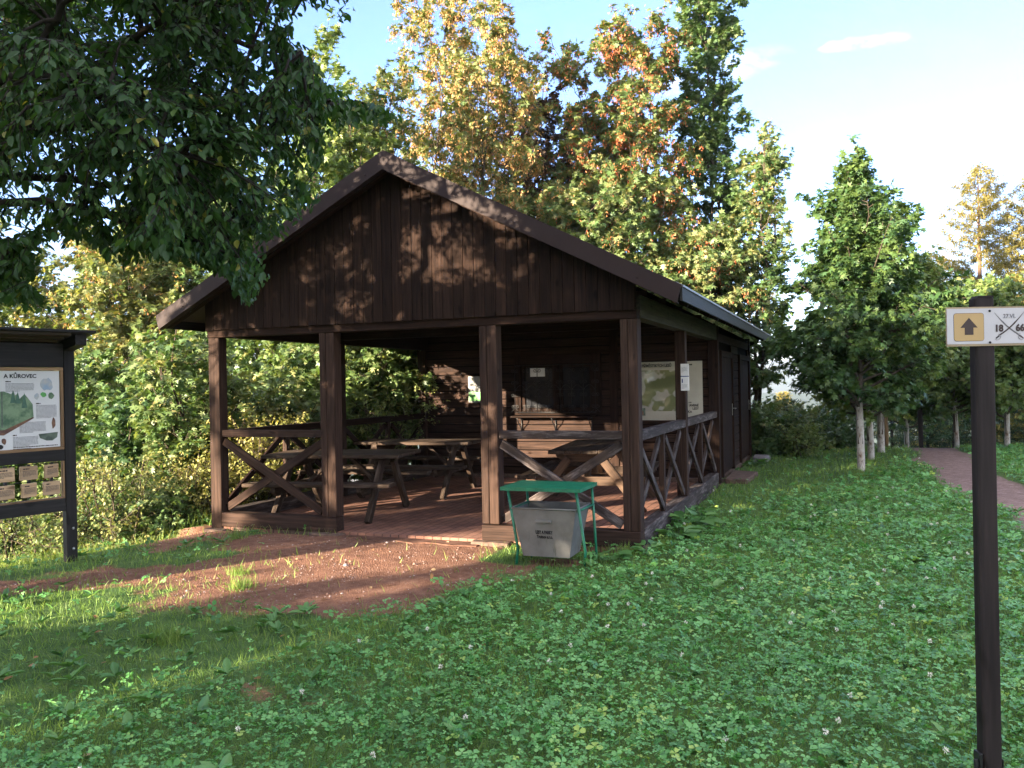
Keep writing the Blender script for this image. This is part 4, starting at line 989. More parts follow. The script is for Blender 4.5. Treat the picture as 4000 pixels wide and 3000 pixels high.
def maple(name, label, cat, base, height, radius, mats, seed, leaf=0.115, nbranch=60, stems=3, crown0=0.12, profile=None, elev=(0.5, 0.95),
          seeds=None, lc_shift=0.0, bark='bark', trunk_r=0.09, group=None, tpl=MAPLE, shoots=6, spread=0.32, lpt=9, trunk=None, white_to=None, sub=5, lean=(0, 0), twigs=4, upright=0.0, jag=(.62, 1.12)):
    """tree whose leaves hang on twigs of ascending branches; crown outline comes from the branch lengths"""
    rng = np.random.default_rng(seed); x, y = base[:2]; z = float(ground_z(x, y)) if len(base) < 3 else base[2]
    o = np.array([x, y, z]); root = thing(name, label, cat, tuple(o), group=group)
    segs = []; fo = Foliage()
    prof = profile or (lambda t: (np.sin(np.pi*np.clip(t*0.80+0.20, 0, 1))**0.75))
    tips = []
    def addline(pts, r0, r1):
        rs = np.linspace(r0, r1, len(pts))
        for i in range(len(pts)-1): segs.append((pts[i], pts[i+1], rs[i], rs[i+1]))
    sticks = []
    for s in range(stems):
        a = 2*math.pi*(s+rng.random()*.6)/stems; rr = radius*spread*(rng.random()*.6+.5) if stems > 1 else 0
        top = o + np.array([math.cos(a)*rr+lean[0], math.sin(a)*rr+lean[1], height*(1-.18*rng.random()*(stems > 1))])
        st = o + np.array([math.cos(a), math.sin(a), 0])*(0.05*min(stems-1, 2))
        pts = polyline(st - np.array([0, 0, .1]), top, 9, 0.012 if white_to is None else 0.003, rng)
        if white_to is not None: pts[:, :2] = o[:2]+(top-o)[:2]*np.clip((pts[:, 2:3]-z-white_to)/(height-white_to), 0, 1)+rng.normal(0, .012, (9, 2))
        tr = trunk_r/math.sqrt(stems)*1.15
        if white_to is None: addline(pts, tr, 0.008)
        else: addline(pts[1:], tr*.9, 0.008)
        sticks.append((pts, tr))
    nb = max(1, nbranch//stems); B = []
    for si, (pts, tr) in enumerate(sticks):
        ga = rng.random()*6.28
        for k in range(nb):
            t = crown0+(1-crown0)*((k+rng.random())/nb)**0.92
            t = min(t, .985)
            f = t*(len(pts)-1); i = int(f); p = pts[i]+(pts[min(i+1, len(pts)-1)]-pts[i])*(f-i)
            ga += 2.4+rng.normal(0, .35); u = (t-crown0)/(1-crown0)
            L = radius*float(prof(np.array(u)))*rng.uniform(*jag)
            e = rng.uniform(*elev)+upright*u
            d = np.array([math.cos(ga)*math.cos(e), math.sin(ga)*math.cos(e), math.sin(e)])
            L = min(L/max(math.cos(e), .35), radius*1.7)
            if L < .15: L = .15
            q_ = p+d*L; bp = polyline(p, q_, 5, .03, rng, sag=-0.02 if e > .4 else 0.05)
            addline(bp, max(.006, tr*.42*(1-u*.6)), .004); B.append((bp, L))
        for k in range(max(1, shoots//stems)):     # free shoots out of the top
            f = rng.uniform(.72, .97)*(len(pts)-1); i = int(f); p = pts[i]
            d = norm(np.array([rng.normal(0, .22), rng.normal(0, .22), 1.0])); L = height*rng.uniform(.10, .20)
            bp = polyline(p, p+d*L, 5, .02, rng); addline(bp, .010, .003); B.append((bp, L*.6))
    # sub-branches and twigs (vectorised per branch)
    TP, TD, TL = [], [], []
    for bp, L in B:
        m = max(2, int(sub*min(1.6, L/.8)+.5)); t = rng.uniform(.22, 1.0, m); f = t*(len(bp)-1); i = np.minimum(f.astype(int), len(bp)-2)
        p = bp[i]+(bp[i+1]-bp[i])*(f-i)[:, None]; d = norm(bp[i+1]-bp[i])
        sd = norm(d*0.55+norm(rng.normal(0, 1, (m, 3)))*np.array([1, 1, .55])); sl = np.clip(L*(.55-.32*t)*rng.uniform(.6, 1.2, m), .10, .9)
        for j in range(m):
            e = p[j]+sd[j]*sl[j]; segs.append((p[j], e, .005, .0025))
            k = max(2, int(twigs*min(1.5, sl[j]/.35)+.5)); tt = rng.uniform(.25, 1.0, k)[:, None]
            TP.append(p[j]+(e-p[j])*tt); TD.append(norm(sd[j]*.6+norm(rng.normal(0, 1, (k, 3))))); TL.append(rng.uniform(.08, .26, k))
        TP.append(bp[-1][None]); TD.append(norm(bp[-1]-bp[-2])[None]); TL.append(np.array([.2]))
    TP = np.concatenate(TP); TD = np.concatenate(TD); TL = np.concatenate(TL); nt = len(TP)
    hfrac = (TP[:, 2]-z)/height
    tint = rng.normal(0, .13, nt)                        # each twig has its own hue
    idx = np.repeat(np.arange(nt), lpt); t = np.tile((np.arange(lpt)+.5)/lpt, nt)*1.0
    pos = TP[idx]+TD[idx]*(TL[idx]*t)[:, None]+rng.normal(0, .025, (len(idx), 3))
    out = norm((pos-o)*np.array([1, 1, .15]))
    ax = norm(rng.normal(0, .75, (len(idx), 3))+out*.55+TD[idx]*.35+np.array([0, 0, -.55]))
    up = norm(rng.normal(0, .42, (len(idx), 3))+np.array([0, 0, 1.0])+out*.35)
    sz = leaf*rng.uniform(.6, 1.2, len(idx))
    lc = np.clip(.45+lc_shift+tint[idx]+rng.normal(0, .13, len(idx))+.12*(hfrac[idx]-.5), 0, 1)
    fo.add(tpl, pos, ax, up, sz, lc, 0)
    ms = [M[mats]]
    if seeds:
        ms.append(M[seeds[0]]); pr = np.clip(seeds[1]+seeds[2]*(hfrac-.5), 0, 1)
        pick = np.where(rng.random(nt) < pr)[0]; k = seeds[3] if len(seeds) > 3 else 12
        id2 = np.repeat(pick, k)
        pos2 = TP[id2]+TD[id2]*(TL[id2]*.7)[:, None]+rng.normal(0, 1, (len(id2), 3))*np.array([.05, .05, .07])-np.array([0, 0, .06])
        ax2 = norm(rng.normal(0, .5, (len(id2), 3))+np.array([0, 0, -1.0])); up2 = norm(rng.normal(0, 1, (len(id2), 3))*np.array([1, 1, .3]))
        fo.add(WING, pos2, ax2, up2, .055*rng.uniform(.8, 1.3, len(id2)), rng.random(len(id2)), 1)
    A = list(zip(*segs))
    if white_to is not None:
        tr = trunk_r; b = MB(); p0, r = sticks[0]
        pts = [Vector((0, 0, -.1)), Vector((0.01, 0, .12)), Vector((p0[1][0]-x, p0[1][1]-y, white_to*.55)), Vector((p0[2][0]-x, p0[2][1]-y, white_to))]
        b.tube(pts, [tr*1.25, tr*1.02, tr*.95, tr*.86], 10); b.build('trunk', M['whitebark'], root)
        seg_tubes('limbs', A[0], A[1], A[2], A[3], M[bark], root, 5, o)
    else:
        seg_tubes('trunk', A[0], A[1], A[2], A[3], M[bark], root, 6, o)
    fo.build('crown', ms, root, o)
    return root

def place(px, d):
    p = at(px, 1500, d); return (p[0], p[1])
def tall(px, py, d):
    """height above the ground at that spot of a point seen at pixel row py"""
    p = at(px, py, d); return float(p[2]-ground_z(p[0], p[1]))
def rad(wpx, d): return wpx*d/FPX/2
# ------------------------------------------------------------------ trees beyond the shelter
TB = 'trees behind the shelter'
colum = lambda t: np.clip(1.15-0.75*t, .2, 1)
def bt(label, px, d, wpx, top, mats, seed, **k):
    return maple(k.pop('name', 'maple_tree'), label, 'tree', place(px, d), tall(px, top, d), rad(wpx, d), mats, seed, group=TB, **k)
bt('tall narrow dark green maple rising highest, right of the red-tipped maple', 2800, 21.5, 270, -260, 'lf_green', 1, leaf=.125, nbranch=120, stems=2, crown0=.12, elev=(.5, 1.0), spread=.2, shoots=4, lc_shift=-.02, profile=lambda t: np.clip(1.0-.25*t, .3, 1))
bt('light green maple with loose shoots leaning out over the gap of sky', 2925, 19.5, 240, 420, 'lf_green', 2, leaf=.12, nbranch=76, stems=3, crown0=.22, elev=(.6, 1.1), spread=.5, shoots=6, lc_shift=.18, seeds=('lf_seed', .06, .1), profile=lambda t: np.clip(1.15-.8*t, .25, 1.1), lean=(.55, .2))
bt('maple with red seed clusters in its two tall tips', 2450, 21, 640, 20, 'lf_yellow', 3, leaf=.125, nbranch=105, stems=4, crown0=.16, elev=(.55, 1.05), spread=.6, shoots=6, lc_shift=-.12, seeds=('lf_redseed', .42, .9, 16), profile=lambda t: np.clip(1.05-.72*t, .2, 1))
bt('golden maple full of orange seed clusters above the ridge', 1890, 19.5, 520, -90, 'lf_yellow', 4, leaf=.11, nbranch=105, stems=4, crown0=.14, elev=(.7, 1.15), spread=.75, shoots=8, lc_shift=.05, seeds=('lf_seed', .55, .3, 16), lpt=6, profile=lambda t: np.clip(.95-.35*t, .3, 1))
bt('dark copper-leaved tree between the golden and the red-tipped maple', 2150, 22.5, 520, 250, 'lf_copper', 5, leaf=.12, nbranch=84, stems=3, crown0=.15, spread=.45, shoots=3, name='copper_tree')
bt('small maple with orange tip left of the golden one', 1540, 17.5, 330, 170, 'lf_yellow', 6, leaf=.11, nbranch=78, stems=2, crown0=.12, elev=(.6, 1.05), spread=.3, shoots=3, lc_shift=-.05, seeds=('lf_seed', .16, .5, 12), profile=lambda t: np.clip(1.1-.8*t, .2, 1))
bt('spindly lime green maple with thin bare-stemmed shoots against the sky', 1280, 16, 400, 190, 'lf_lime', 7, leaf=.105, nbranch=80, stems=3, crown0=.1, elev=(.6, 1.1), spread=.55, shoots=12, lc_shift=-.08, profile=lambda t: np.clip(1.05-.6*t, .25, 1))
bt('broad green maple behind the overhanging elm twigs', 900, 19, 700, 400, 'lf_green', 8, leaf=.115, nbranch=105, stems=3, crown0=.08, spread=.45, shoots=4, lc_shift=.12)
bt('tall green maple half hidden behind the spindly lime one', 1430, 20.5, 460, 260, 'lf_green', 15, leaf=.115, nbranch=84, stems=3, crown0=.1, spread=.45, shoots=4, lc_shift=.1)
bt('green maple deep behind the hanging elm twigs', 690, 20.5, 560, 560, 'lf_yellow', 16, leaf=.115, nbranch=84, stems=3, crown0=.1, spread=.45, shoots=4, lc_shift=-.1)
bt('mid green maple filling the view under the left eaves', 1120, 17.2, 460, 900, 'lf_green', 14, leaf=.11, nbranch=80, stems=3, crown0=.05, spread=.45, shoots=2, lc_shift=.15)
bt('yellowing maple above the bushes by the information board', 470, 17.8, 680, 760, 'lf_yellow', 9, leaf=.11, nbranch=90, stems=3, crown0=.08, spread=.5, shoots=4, lc_shift=.05, seeds=('lf_seed', .12, .2, 10))
bt('yellowing maple behind the information board roof', 40, 18.5, 680, 780, 'lf_yellow', 10, leaf=.11, nbranch=90, stems=3, crown0=.08, spread=.5, shoots=4, lc_shift=-.05)
bt('bushy green maple just over the shelter roof with scattered orange clusters', 2300, 20.2, 620, 720, 'lf_green', 11, leaf=.125, nbranch=96, stems=3, crown0=.25, spread=.45, shoots=4, lc_shift=.2, seeds=('lf_redseed', .07, .1, 12))
bt('bright green maple over the low end of the roof with a few orange clusters', 2690, 19.8, 480, 860, 'lf_green', 12, leaf=.125, nbranch=96, stems=3, crown0=.2, spread=.45, shoots=3, lc_shift=.26, seeds=('lf_redseed', .09, .05, 12))
bt('green maple filling the gap behind the ridge, lower than its neighbours', 1640, 19.0, 560, 560, 'lf_green', 13, leaf=.115, nbranch=90, stems=3, crown0=.15, spread=.45, shoots=3, lc_shift=.1, seeds=('lf_seed', .08, .1, 10))
# saplings on the bank, seen under the eaves and through the porch
US = 'maple saplings on the bank'
def sap(label, px, d, wpx, top, mats, seed, **k):
    return maple('maple_sapling', label, 'sapling', place(px, d), tall(px, top, d), rad(wpx, d), mats, seed, group=US, stems=k.pop('stems', 4), crown0=.05, spread=.6, trunk_r=.04, shoots=k.pop('shoots', 5), leaf=k.pop('leaf', .105), nbranch=k.pop('nbranch', 80), **k)
sap('leafy maple sapling right of the information board, with upright reddish shoots', 330, 13.8, 420, 1330, 'lf_green', 21, lc_shift=.12, shoots=10)
sap('dense maple sapling under the left eaves corner', 660, 13.5, 560, 1330, 'lf_green', 22, lc_shift=.05)
sap('maple sapling seen between the two outer porch posts', 1000, 13.2, 460, 1500, 'lf_green', 23, lc_shift=.22)
sap('maple sapling seen through the porch beside the boarded wall', 1440, 15.2, 480, 1240, 'lf_green', 24, lc_shift=.18)
sap('maple sapling seen through the porch behind the second post', 1240, 14.2, 380, 1500, 'lf_lime', 25, lc_shift=-.1)
sap('maple sapling just left of the outer porch post', 715, 11.5, 330, 1210, 'lf_green', 28, lc_shift=.15, nbranch=50)
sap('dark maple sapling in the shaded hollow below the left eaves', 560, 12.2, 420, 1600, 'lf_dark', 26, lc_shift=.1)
sap('maple sapling seen through the gap under the board roof', 60, 14.6, 480, 1400, 'lf_green', 27, lc_shift=.05)
BU = 'low bushes along the bank'
def bush(name, label, px, d, wpx, top, mats, seed, tpl=SMALL, leaf=.05, n=60, lpt=9, group=BU, **k):
    return maple(name, label, 'bush', place(px, d), max(.5, tall(px, top, d)), rad(wpx, d), mats, seed, group=group, tpl=tpl, leaf=leaf, nbranch=n, lpt=lpt, stems=6, crown0=.04, spread=.9, trunk_r=.025, shoots=8, elev=(.3, 1.0), **k)
bush('barberry_bush', 'yellow-leaved bush beside the outer porch post', 800, 10.9, 300, 1830, 'lf_barberry', 31)
bush('barberry_bush', 'yellow-leaved bush seen through the crossed front rail', 1000, 11.6, 320, 1640, 'lf_barberry', 32, lc_shift=.05)
bush('bramble_bush', 'pale olive bush with yellow sprigs right of the board post', 440, 10.2, 330, 1800, 'lf_bush', 33, lc_shift=.3)
bush('bramble_bush', 'olive bush under the lowest rail of the information board', 110, 10.0, 420, 1960, 'lf_bush', 34, lc_shift=.12)
bush('bramble_bush', 'small pale bush seen through the left porch railing near the wall', 1480, 14.2, 300, 1560, 'lf_lime', 35, lc_shift=.1)
bush('bramble_bush', 'green bush in the hollow between the yellow bush and the olive bush', 620, 10.6, 300, 1960, 'lf_green', 36, tpl=MAPLE, leaf=.07, lpt=7)

# ------------------------------------------------------------------ avenue along the path
AV = 'whitewashed avenue trees'
cone = lambda t: np.clip(1.08-1.0*t, .12, 1)*np.clip(.55+t*3, 0, 1)
def av(label, xy, h, r, mats, seed, white, tr, **k):
    return maple('avenue_maple', label, 'tree', xy, h, r, mats, seed, group=AV, stems=1, jag=k.pop('jag', (.55, 1.2)), crown0=k.pop('crown0', .22), white_to=white, trunk_r=tr, elev=k.pop('elev', (.15, .7)), profile=cone, leaf=k.pop('leaf', .105), nbranch=k.pop('nbranch', 95), bark='bark', upright=.5, shoots=9, **k)
av('dark green maple with peeling whitewashed trunk, nearest of the avenue', (2.043, 7.224), 4.9, 1.5, 'lf_dark', 41, 1.30, .062, lc_shift=.26, nbranch=92, sub=7, elev=(.0, .8), jag=(.55, 1.2))
av('yellow-green sunlit maple second in the avenue, brown scar at its foot', (2.276, 10.3), 3.7, 1.4, 'lf_lime', 42, 1.25, .065, lc_shift=.12, lean=(1.1, 0))
av('avenue maple with leaning white trunk behind the second', (2.523, 12.0), 3.8, 1.4, 'lf_lime', 43, 1.2, .075, lean=(.25, 0))
av('far avenue tree with mottled white trunk beside the slim dark post', (3.25, 15.6), 3.6, 1.6, 'lf_green', 44, 1.25, .06)
av('avenue tree with clean white trunk just left of the signpost', (4.22, 14.2), 3.5, 1.6, 'lf_green', 45, 1.3, .052, lc_shift=.15)
av('avenue tree with slightly bent white trunk just right of the signpost', (5.15, 13.6), 3.4, 1.6, 'lf_lime', 46, 1.35, .058, lc_shift=-.05, lean=(-.2, 0))
# slim stake and dark post at the end of the lawn
def groundp(px, d):
    p = at(px, 1500, d); return (p[0], p[1], float(ground_z(p[0], p[1])))
p = groundp(3458, 20.6); t = thing('stake', 'thin pale wooden stake at the crest of the lawn', 'stake', p)
b = MB(); b.tube([(0, 0, -.1), (0.01, 0, .5), (-.01, 0, 1.0), (-.03, 0.0, 1.32)], [.05, .045, .042, .03], 7); b.build('shaft', M['palewood'], t); b = MB(); b.tube([(-.03, 0, 1.32), (-.045, 0, 1.42)], [.042, .028], 7); b.build('tip', M['white'], t)
p = groundp(3594, 20.2); t = thing('marker_post', 'slim dark post with two small white knobs on top, at the crest of the lawn', 'post', p)
b = MB(); b.beam((0, 0, -.1), (-.02, 0, 1.42), .10, .10, (0, 1, 0)); b.build('shaft', M['signwood'], t, .006)
for s in (-1, 1):
    b = MB(); b.tube([(s*.05-.02, 0, 1.40), (s*.055-.02, 0, 1.44), (s*.055-.02, 0, 1.49), (s*.05-.02, 0, 1.53)], [.02, .042, .045, .015], 8); b.build('knob', M['white'], t)

# ------------------------------------------------------------------ conifers
def conifer(name, label, base, h, r, mats, seed, kind='spruce', group=None, n=70, crown0=.06, bark='darkbark'):
    rng = np.random.default_rng(seed); x, y = base; z = float(ground_z(x, y)); o = np.array([x, y, z]); root = thing(name, label, 'tree', tuple(o), group=group)
    segs = [(o+np.array([0, 0, -.1]), o+np.array([0, 0, h*.5]), h*.016, h*.010), (o+np.array([0, 0, h*.5]), o+np.array([0, 0, h]), h*.010, .006)]
    fo = Foliage(); P, D, LC = [], [], []
    for k in range(n):
        u = (k+rng.random())/n; t = crown0+(1-crown0)*u**.9; L = r*(1-u)**.8*rng.uniform(.7, 1.1)+.08
        a = k*2.4+rng.normal(0, .3); dz = -.25+.6*u if kind == 'spruce' else .02+.5*u
        p = o+np.array([0, 0, t*h]); d = norm(np.array([math.cos(a), math.sin(a), dz])); e = p+d*L; e[2] += .10*L
        pts = polyline(p, e, 4, .025, rng, sag=-.06)
        for i in range(3): segs.append((pts[i], pts[i+1], .012*(1-u*.6), .006))
        m = int((26 if kind == 'spruce' else 40)*L/1.2)+4
        tt = rng.uniform(.12, 1, m); f = tt*3; i = np.minimum(f.astype(int), 2); q_ = pts[i]+(pts[i+1]-pts[i])*(f-i)[:, None]
        side = norm(np.cross(d, [0, 0, 1.0]))*np.where(rng.random(m) < .5, 1, -1)[:, None]
        tw = norm(side*.8+d*.7+np.array([0, 0, -.35 if kind == 'spruce' else -.6])+rng.normal(0, .25, (m, 3)))
        P.append(q_); D.append(tw)
    P = np.concatenate(P); D = np.concatenate(D); m = len(P)
    k = 7; idx = np.repeat(np.arange(m), k); L = .32 if kind == 'spruce' else .30
    t = np.tile(np.arange(k)/k, m); pos = P[idx]+D[idx]*(t*L)[:, None]
    ax = norm(D[idx]*.8+rng.normal(0, .6, (len(idx), 3))); up = norm(rng.normal(0, .5, (len(idx), 3))+np.array([0, 0, 1.]))
    fo.add(SMALL, pos, ax, up, (.11 if kind == 'spruce' else .14)*rng.uniform(.7, 1.2, len(idx)), np.clip(.5+np.repeat(rng.normal(0, .22, m), k)+rng.normal(0, .1, len(idx)), 0, 1), 0, .38)
    A = list(zip(*segs)); seg_tubes('trunk', A[0], A[1], A[2], A[3], M[bark], root, 5, o); fo.build('crown', [M[mats]], root, o); return root
def con(name, label, px, d, wpx, top, mats, seed, kind, **k):
    return conifer(name, label, place(px, d), tall(px, top, d), rad(wpx, d), mats, seed, kind, **k)
LA = 'larches at the end of the avenue'
con('larch_tree', 'tall golden larch with open branches against the pale sky', 3835, 34, 900, 640, 'lf_larch', 51, 'larch', group=LA, n=150, crown0=.12, bark='larchbark')
con('larch_tree', 'golden larch cut by the frame edge, denser than the tall open one', 4080, 32, 1000, 640, 'lf_larch', 52, 'larch', group=LA, n=170, crown0=.1, bark='larchbark')
con('larch_tree', 'lower larch behind the sign board', 3690, 37, 600, 1000, 'lf_larch', 53, 'larch', group=LA, n=80, bark='larchbark')
SP = 'spruces beyond the lawn'
for i, (px, d, w, top, lab) in enumerate((
        (2945, 19.5, 170, 1700, 'young spruce beside the far shelter corner'), (3075, 22, 220, 1560, 'young spruce between the shelter and the nearest avenue maple'),
        (3210, 24, 260, 1590, 'bushy spruce left of the peeling white trunk'), (3300, 27, 330, 1520, 'spruce right behind the peeling white trunk'),
        (3480, 30, 420, 1400, 'dark spruce between the avenue trunks at the crest'), (3620, 31, 440, 1380, 'dark spruce behind the slim dark post'),
        (3720, 29, 420, 1440, 'drooping dark spruce left of the signpost'), (3880, 30, 460, 1400, 'dark spruce right of the signpost'), (4010, 29, 420, 1380, 'dark spruce cut by the frame edge'))):
    con('spruce_tree', lab, px, d, w, top, 'lf_spruce', 60+i, 'spruce', group=SP, n=70 if d < 26 else 90)
FB = 'bushes on the slope beyond the lawn'
bush('maple_bush', 'green bush against the far shelter corner', 2960, 18.0, 240, 1640, 'lf_green', 71, tpl=MAPLE, leaf=.09, group=FB, n=54)
bush('maple_bush', 'pale bush on the slope between shelter and avenue', 3060, 19.2, 260, 1680, 'lf_bush', 72, tpl=MAPLE, leaf=.09, group=FB, n=54, lc_shift=.1)
bush('maple_bush', 'dark bush on the slope below the nearest avenue maple', 3190, 20.5, 260, 1660, 'lf_dark', 73, tpl=MAPLE, leaf=.09, group=FB, n=54, lc_shift=.2)
bush('maple_bush', 'bush with yellow sprays low on the slope left of the white trunk', 3120, 17.6, 130, 1745, 'lf_lime', 74, tpl=MAPLE, leaf=.06, group=FB, n=40)
con('larch_tree', 'far sunlit larch top in the gap left of the avenue', 3060, 44, 200, 1530, 'lf_larch', 81, 'larch', group='far larches in the valley gap', n=70, crown0=.02, bark='larchbark')
con('larch_tree', 'far sunlit larch top below the maple twigs in the valley gap', 3200, 46, 260, 1590, 'lf_larch', 82, 'larch', group='far larches in the valley gap', n=70, crown0=.02, bark='larchbark')
# ------------------------------------------------------------------ the elm whose twigs hang into the picture
ELM_POLY = [(-900, -900), (1330, -900), (1345, -60), (1395, 20), (1345, 75), (1255, 60), (1160, 20), (1120, 110), (1255, 235), (1235, 320), (1420, 400), (1570, 420), (1545, 470), (1330, 490),
            (1270, 600), (1225, 690), (1090, 650), (1240, 770), (1120, 890), (1030, 960), (1040, 1040), (1000, 1170), (940, 1190), (900, 1090), (740, 1010), (600, 1000), (430, 1040), (330, 930), (160, 960), (110, 1110), (190, 1200), (60, 1190), (-60, 1150), (-900, 1350)]
def in_poly(px, py, poly):
    r = np.zeros(len(px), bool); n = len(poly); j = n-1
    for i in range(n):
        xi, yi = poly[i]; xj, yj = poly[j]
        c = ((yi > py) != (yj > py)) & (px < (xj-xi)*(py-yi)/((yj-yi) if yj != yi else 1e-9)+xi); r ^= c; j = i
    return r
def project(P):
    d = (P-CAM)@FW; return 2000+FPX*((P-CAM)@RT)/d, 1500-FPX*((P-CAM)@UP)/d, d
def elm():
    rng = np.random.default_rng(5); bx, by = -5.9, -5.4; z = float(ground_z(bx, by)); o = np.array([bx, by, z])
    root = thing('elm_tree', 'large dark-leaved elm reaching in from the left with drooping twigs over the lawn', 'tree', tuple(o))
    segs = []; trunk = polyline(o, o+np.array([.3, -.2, 7.0]), 9, .008, rng)
    def addline(pts, r0, r1):
        rs = np.linspace(r0, r1, len(pts))
        for i in range(len(pts)-1): segs.append((pts[i], pts[i+1], rs[i], rs[i+1]))
    addline(trunk, .24, .05)
    def tz(h): f = np.clip((h-z)/7.0*8, 0, 7.99); i = int(f); return trunk[i]+(trunk[i+1]-trunk[i])*(f-i)
    tips = []
    # limbs seen in the picture: (start height, waypoint px,py,d  -> end px,py,d)
    limbs = [(2.6, (175, 160, 4.6), (310, -60, 4.3)), (2.5, (420, 235, 5.0), (780, -30, 4.6)), (2.3, (110, 535, 5.4), (650, 470, 5.2)), (2.2, (300, 700, 5.8), (900, 860, 5.8)), (2.4, (500, 380, 5.6), (1230, 410, 5.4)),
             (2.2, (150, 780, 5.2), (560, 900, 5.2)), (2.6, (700, 160, 5.6), (1180, 200, 5.0)), (2.1, (-100, 850, 5.2), (120, 1080, 5.0)), (2.8, (600, -200, 4.6), (1300, -60, 4.4)), (2.4, (300, 450, 4.7), (700, 620, 4.7)), (2.5, (60, 300, 4.6), (420, 330, 4.4))]
    nodes = []
    for h, w, e in limbs:
        a = tz(h); m = at(*w); c = at(*e); pts = np.concatenate([polyline(a, m, 6, .012, rng, .05), polyline(m, c, 6, .02, rng, .03)[1:]]); addline(pts, .042, .010); nodes += list(pts[3:])
    # more limbs in the part of the crown outside the picture
    for k in range(16):
        a = tz(rng.uniform(2.2, 5.5)); th = rng.uniform(0, 6.28); L = rng.uniform(2, 4.8)
        c = a+np.array([math.cos(th)*L, math.sin(th)*L, rng.uniform(-.2, 1.6)]); pts = polyline(a, c, 6, .03, rng, .08); addline(pts, .06, .012); nodes += list(pts[2:])
    nodes = np.array(nodes)
    # twig targets: inside the outline seen in the photograph, plus the crown beyond it
    T = []
    while len(T) < 240:
        px, py = rng.uniform(-150, 1580), rng.uniform(-350, 1200)
        if in_poly(np.array([px+30.]), np.array([py+20.]), ELM_POLY)[0] and rng.random() < (1.0 if px < 1000 else .75):
            T.append(at(px, py, rng.uniform(4.1, 6.3) if px < 700 else rng.uniform(4.6, 6.2)))
    for (px, py) in [(1540, 440), (1470, 430), (1380, 50), (1340, 30), (1235, 290), (1190, 260), (1235, 740), (1200, 700), (1120, 860), (1060, 900), (1015, 1090), (955, 1165), (960, 1050), (185, 1180), (150, 1130), (50, 1160), (20, 1080), (320, 890), (560, 980), (680, 990), (870, 1060), (1420, 440), (1300, 450)]:
        for _ in range(2 if px < 1300 else 1): T.append(at(px+rng.normal(0, 22), py+rng.normal(0, 18), rng.uniform(4.8, 6.0)))
    k = 0
    while k < 170:
        p = np.array([bx+.6, by-.2, 5.2])+norm(rng.normal(0, 1, 3))*np.array([5.2, 4.6, 3.0])*rng.uniform(.45, 1.0)
        if 2.0 < p[2] < 5.5 and p[0]*.866-p[1]*.5 > -5.0: T.append(p); k += 1
    k = 0
    while k < 250:
        p = np.array([rng.uniform(-8, -4.4), rng.uniform(-7, -2.2), rng.uniform(2.3, 5.3)])
        if -4.5 < p[0]*.866-p[1]*.5 < -.3: T.append(p); k += 1
    T = np.array(T); LP, LD = [], []
    for p in T:
        d = np.linalg.norm(nodes-p, axis=1); j = np.argmin(d+rng.uniform(0, .5, len(d))); a = nodes[j]
        if d[j] < .15: a = a + np.array([0, 0, .2])
        pts = polyline(a, p, 6, .03, rng, .10); addline(pts, .012, .004)
        m = int(11+8*np.linalg.norm(p-a)); t = rng.uniform(.3, 1, m); f = t*5; i = np.minimum(f.astype(int), 4); q_ = pts[i]+(pts[i+1]-pts[i])*(f-i)[:, None]; dd = norm(pts[i+1]-pts[i])
        tw = norm(dd*.7+norm(rng.normal(0, 1, (m, 3)))*np.array([1, 1, .4])+np.array([0, 0, -.45])); tl = rng.uniform(.12, .38, m)
        for j in range(m): segs.append((q_[j], q_[j]+tw[j]*tl[j], .0028, .0014))
        n = 7; s = np.arange(n)/(n-1.0)
        LP.append((q_[:, None]+tw[:, None]*(tl[:, None]*s[None])[..., None]).reshape(-1, 3)); LD.append(np.repeat(tw, n, 0))
    LP = np.concatenate(LP); LD = np.concatenate(LD); n = len(LP)
    side = norm(np.cross(LD, np.array([0, 0, 1.0]))+1e-6)*np.where(np.arange(n) % 2 == 0, 1, -1)[:, None]
    ax = norm(LD*.7+side*.75+np.array([0, 0, -.65])+rng.normal(0, .28, (n, 3))); up = norm(np.array([0, 0, 1.0])+rng.normal(0, .38, (n, 3))+LD*.3)
    px, py, d = project(LP+ax*.04); jx = rng.normal(0, 14, n)
    inframe = (d > .2) & (px > -60) & (px < 4100) & (py > -80) & (py < 3100)
    keep = ~inframe | in_poly(px+jx, py+jx, ELM_POLY)
    keep &= ~((d < 2.6) & (d > 0) & (np.abs(px-2000) < 2600)); keep &= (LP[:, 2] > z+1.7) & (LP[:, 0]*.866-LP[:, 1]*.5 > np.where(LP[:, 2] < 3.1, -3.5, -4.7)+rng.normal(0, .25, n)); keep &= inframe | (LP[:, 2] < np.where(LP[:, 0]*.866-LP[:, 1]*.5 > -1.3, 4.7, 9)+rng.normal(0, .2, n))
    keep &= ~((d <= .4) & (np.linalg.norm(LP-CAM, axis=1) < 1.6))
    LP, ax, up = LP[keep], ax[keep], up[keep]; n = len(LP)
    fo = Foliage(); fo.add(OVAL, LP, ax, up, .062*rng.uniform(.55, 1.3, n), np.clip(.42+rng.normal(0, .2, n)+.5*(rng.random(n) < .03), 0, 1), 0, .82)
    # keep wood that lies in the picture inside the outline too
    A0 = np.array([s[0] for s in segs]); A1 = np.array([s[1] for s in segs]); R0 = np.array([s[2] for s in segs]); R1 = np.array([s[3] for s in segs])
    px, py, d = project(A1); inf = (d > .2) & (px > -40) & (px < 4100) & (py > -60) & (py < 3100)
    px0, py0, d0 = project(A0); kp = ~inf | (in_poly(px, py, ELM_POLY) & in_poly(px0, py0, ELM_POLY) & in_poly(px+55, py, ELM_POLY) & in_poly(px, py+45, ELM_POLY)) | (R0 > .03); kp &= ~((d < 2.3) & (d > 0) & (np.abs(px-2000) < 2600) & (R0 < .03))
